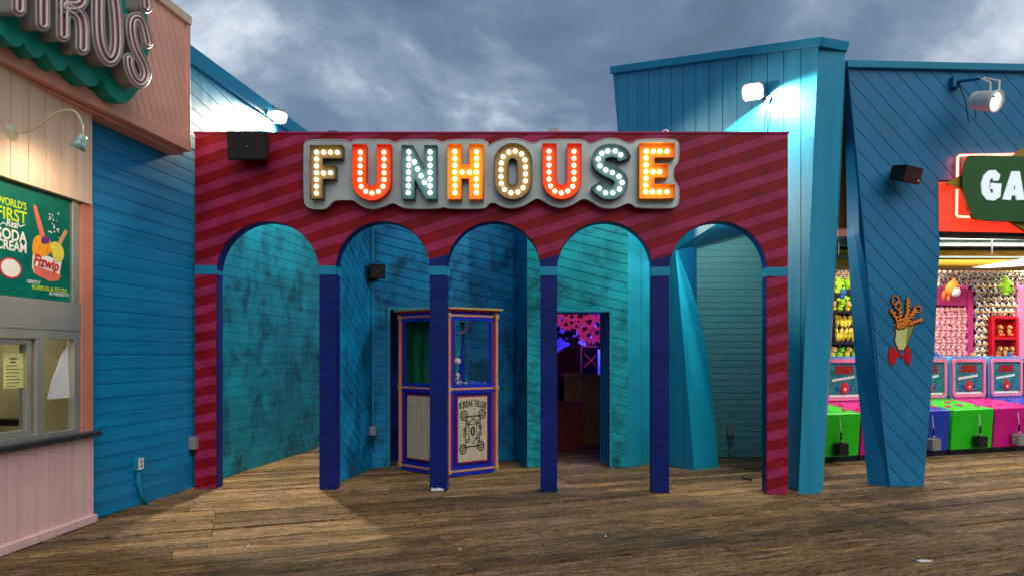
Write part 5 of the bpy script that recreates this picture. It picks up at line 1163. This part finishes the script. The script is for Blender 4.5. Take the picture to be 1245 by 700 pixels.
for j in range(2):
    for i in range(6):
        plush('banana', 1017+i*5, 389.5+j*17, 'yellow plush banana with eyes on the purple rack', 'plush bananas on the purple rack', d_=dP+.1, s_=.85, tilt=0)
for i, px in enumerate((1216, 1227)):
    plush('pup', px, 400, 'brown plush dog with orange feet on the upper red shelf', 'plush dogs on the upper red shelf', d_=dP+.15, s_=.85)
for i, px in enumerate((1215, 1222.5, 1230)):
    plush('pup', px, 426, 'brown plush dog with orange feet on the lower red shelf', 'plush dogs on the lower red shelf', d_=dP+.15, s_=.85)
for i, (px, kd, lb) in enumerate(((1139, 'bearB', 'dark blue plush bear on the counter below the pink pigs'), (1184, 'bearT', 'tan plush bear on the counter below the magenta post'), (1227, 'bearB', 'dark blue plush bear on the counter below the red shelf'))):
    plush(kd, px, 433, lb, None, d_=dP+.45, s_=.8)

# game cabinets
uB = [K.uv(x, 500)[0] for x in (1158, 1209)]; Wc = uB[1]-uB[0]
def cabinet():
    t = thing('game_cabinet', (0,0,0), '', 'arcade cabinet', 'mallet game cabinets in a row')
    Wd, Hh = Wc-.03, .72
    # local frame: x along the row, z up, y into the room
    mb = MB(); pr = [(0,.07), (0+.035,.07), (-.03,Hh), (.75,.86), (.75,.07)]
    def side(y_z): return y_z
    P = [(.03,.08), (-.02,Hh), (.80,.84), (.80,.08)]
    T = Matrix(((0,0,1,0), (1,0,0,0), (0,1,0,0), (0,0,0,1)))
    mb.prism([P], .0, Wd, T); body = mb.build('body', 'cabinet_green', t, bevel=.012)
    MB().box(.0, Wd, .05, .78, .005, .078).build('plinth', 'dark', t)
    mb = MB()
    for i in range(5):
        a_ = .12+(i % 3)*(Wd-.24)/2; y_ = .18+(i//3)*.28+(i % 2)*.06; z_ = Hh+(y_+.02)*.146
        mb.lathe([(.001,.035), (.035,.03), (.045,.0)], Matrix.Translation((a_, y_, z_)), 12)
    mb.build('pop_up_target', 'frame_magenta', t)
    TY = Matrix.Translation((0,.80,0))@Matrix.Rotation(math.pi/2, 4, 'X')
    MB().prism([rrect(.01, Wd-.01, .80, 1.56, .10)], -.25, .0, TY).build('backboard', 'frame_blue', t, bevel=.01)
    MB().prism([rrect(.05, Wd-.05, .85, 1.52, .07), rrect(.105, Wd-.105, .90, 1.46, .04)], .001, .03, TY).build('bezel', 'frame_pink', t, bevel=.008)
    sc2 = MB().prism([rrect(.105, Wd-.105, .90, 1.46, .04)], .001, .006, TY).build('screen', 'screen', t)
    MB().prism([[(.26,1.28), (Wd-.26,1.28), (Wd-.26,1.41), (.26,1.41)]], .006, .010, TY).build('score_display', 'screen_red', t)
    mb = MB(); x_ = .2
    for i in range(9): 
        w_ = (Wd-.42)/9; mb.prism([[(x_,1.155+i*.006), (x_+w_*.8,1.16+i*.006), (x_+w_*.95,1.20+i*.006), (x_+w_*.15,1.195+i*.006)]], .006, .009, TY); x_ += w_
    mb.build('title_script', 'ink_white', t)
    MB().prism([chaikin([(Wd/2-.075,.97), (Wd/2+.075,.97), (Wd/2+.07,1.07), (Wd/2+.04,1.11), (Wd/2+.02,1.15), (Wd/2-.02,1.15), (Wd/2-.04,1.11), (Wd/2-.07,1.07)], 1)], .006, .03, TY).build('red_figure', 'red_toy', t)
    MB().prism([arc(Wd/2, 1.03, .022, .022, 0, 330, 10)], .03, .033, TY).build('figure_spot', 'ink_white', t)
    MB().prism([[(.14,.905), (Wd-.14,.905), (Wd-.14,.94), (.14,.94)]], .006, .012, TY).build('score_bar', 'ink_white', t)
    mb = MB(); 
    for s_ in (-1, 1): mb.prism([[(Wd/2+s_*.09,1.02), (Wd/2+s_*.17,1.08), (Wd/2+s_*.15,1.02), (Wd/2+s_*.11,.99)]], .006, .009, TY)
    mb.build('wing_mark', 'booth_blue', t)
    return t
def mallet():
    t = thing('mallet', (0,0,0), '', 'mallet', 'mallets hanging on the cabinets')
    MB().prism([rrect(-.085, .085, -.09, .09, .02)], -.06, .06, Matrix.Rotation(math.pi/2, 4, 'X')).build('head', 'mallet_grey', t, bevel=.012)
    MB().tube([(0,0,.09), (0,0,.25)], .014, 8).build('handle', 'black_plastic', t)
    MB().tube([(0,0,.25), (0,.02,.44)], .005, 6).build('cord', 'white_metal', t)
    MB().lathe([(.02,.0), (.028,.02), (.02,.04)], Matrix.Translation((0,0,.09)), 10).build('collar', 'steel', t)
    return t
cb0 = cabinet(); ml0 = mallet()
def recolor(t, names, m):
    for ch_ in t.children:
        if ch_.name.split('.')[0] in names:
            ch_.data = ch_.data.copy(); ch_.data.materials[0] = M[m]
ordr = [(-4, 'cabinet_blue', 'blue game cabinet at the left end of the row behind the angular tower'), (-3, 'cabinet_green', 'bright green game cabinet between the angular tower and the tapering leg'), (-2, 'cabinet_magenta', 'magenta game cabinet mostly hidden behind the tapering leg'), (-1, 'cabinet_blue', 'blue game cabinet beside the right edge of the tapering leg'), (0, 'cabinet_green', 'bright green game cabinet between the blue and the magenta one'), (1, 'cabinet_magenta', 'magenta game cabinet at the right edge of the picture'), (2, 'cabinet_blue', 'blue game cabinet just past the right edge')]
first = True
for i, cm, lb in ordr:
    if i == -4: continue
    t = cb0 if first else copy_tree(cb0)
    u_ = uB[0]+i*Wc+(-.03 if i == -1 else 0); t.location = K.w(u_, 0, 0); t.rotation_euler = (0,0,rz0); t['label'] = lb
    recolor(t, ('body',), cm)
    if i == 2 : recolor(t, ('pop_up_target',), 'cabinet_blue')
    m_ = ml0 if first else copy_tree(ml0)
    m_.location = K.w(u_+Wc*(.55 if i == 0 else .5), .21, .075); m_.rotation_euler = (0, 0, rz0)
    dk = i in (-3, 0); recolor(m_, ('head',), 'black_plastic' if dk else 'mallet_grey')
    m_['label'] = ('black' if dk else 'grey')+' block mallet hanging before the '+lb.split(' game')[0].replace('bright ','')+' cabinet '+{-3: 'left of the tapering leg', -2: 'behind the leg', -1: 'beside the leg', 0: 'right of the blue one', 1: 'at the right edge', 2: 'past the right edge'}[i]
    first = False

sc.render.engine = 'CYCLES'; sc.cycles.use_denoising = True; sc.cycles.max_bounces = 6; sc.cycles.sample_clamp_indirect = 4
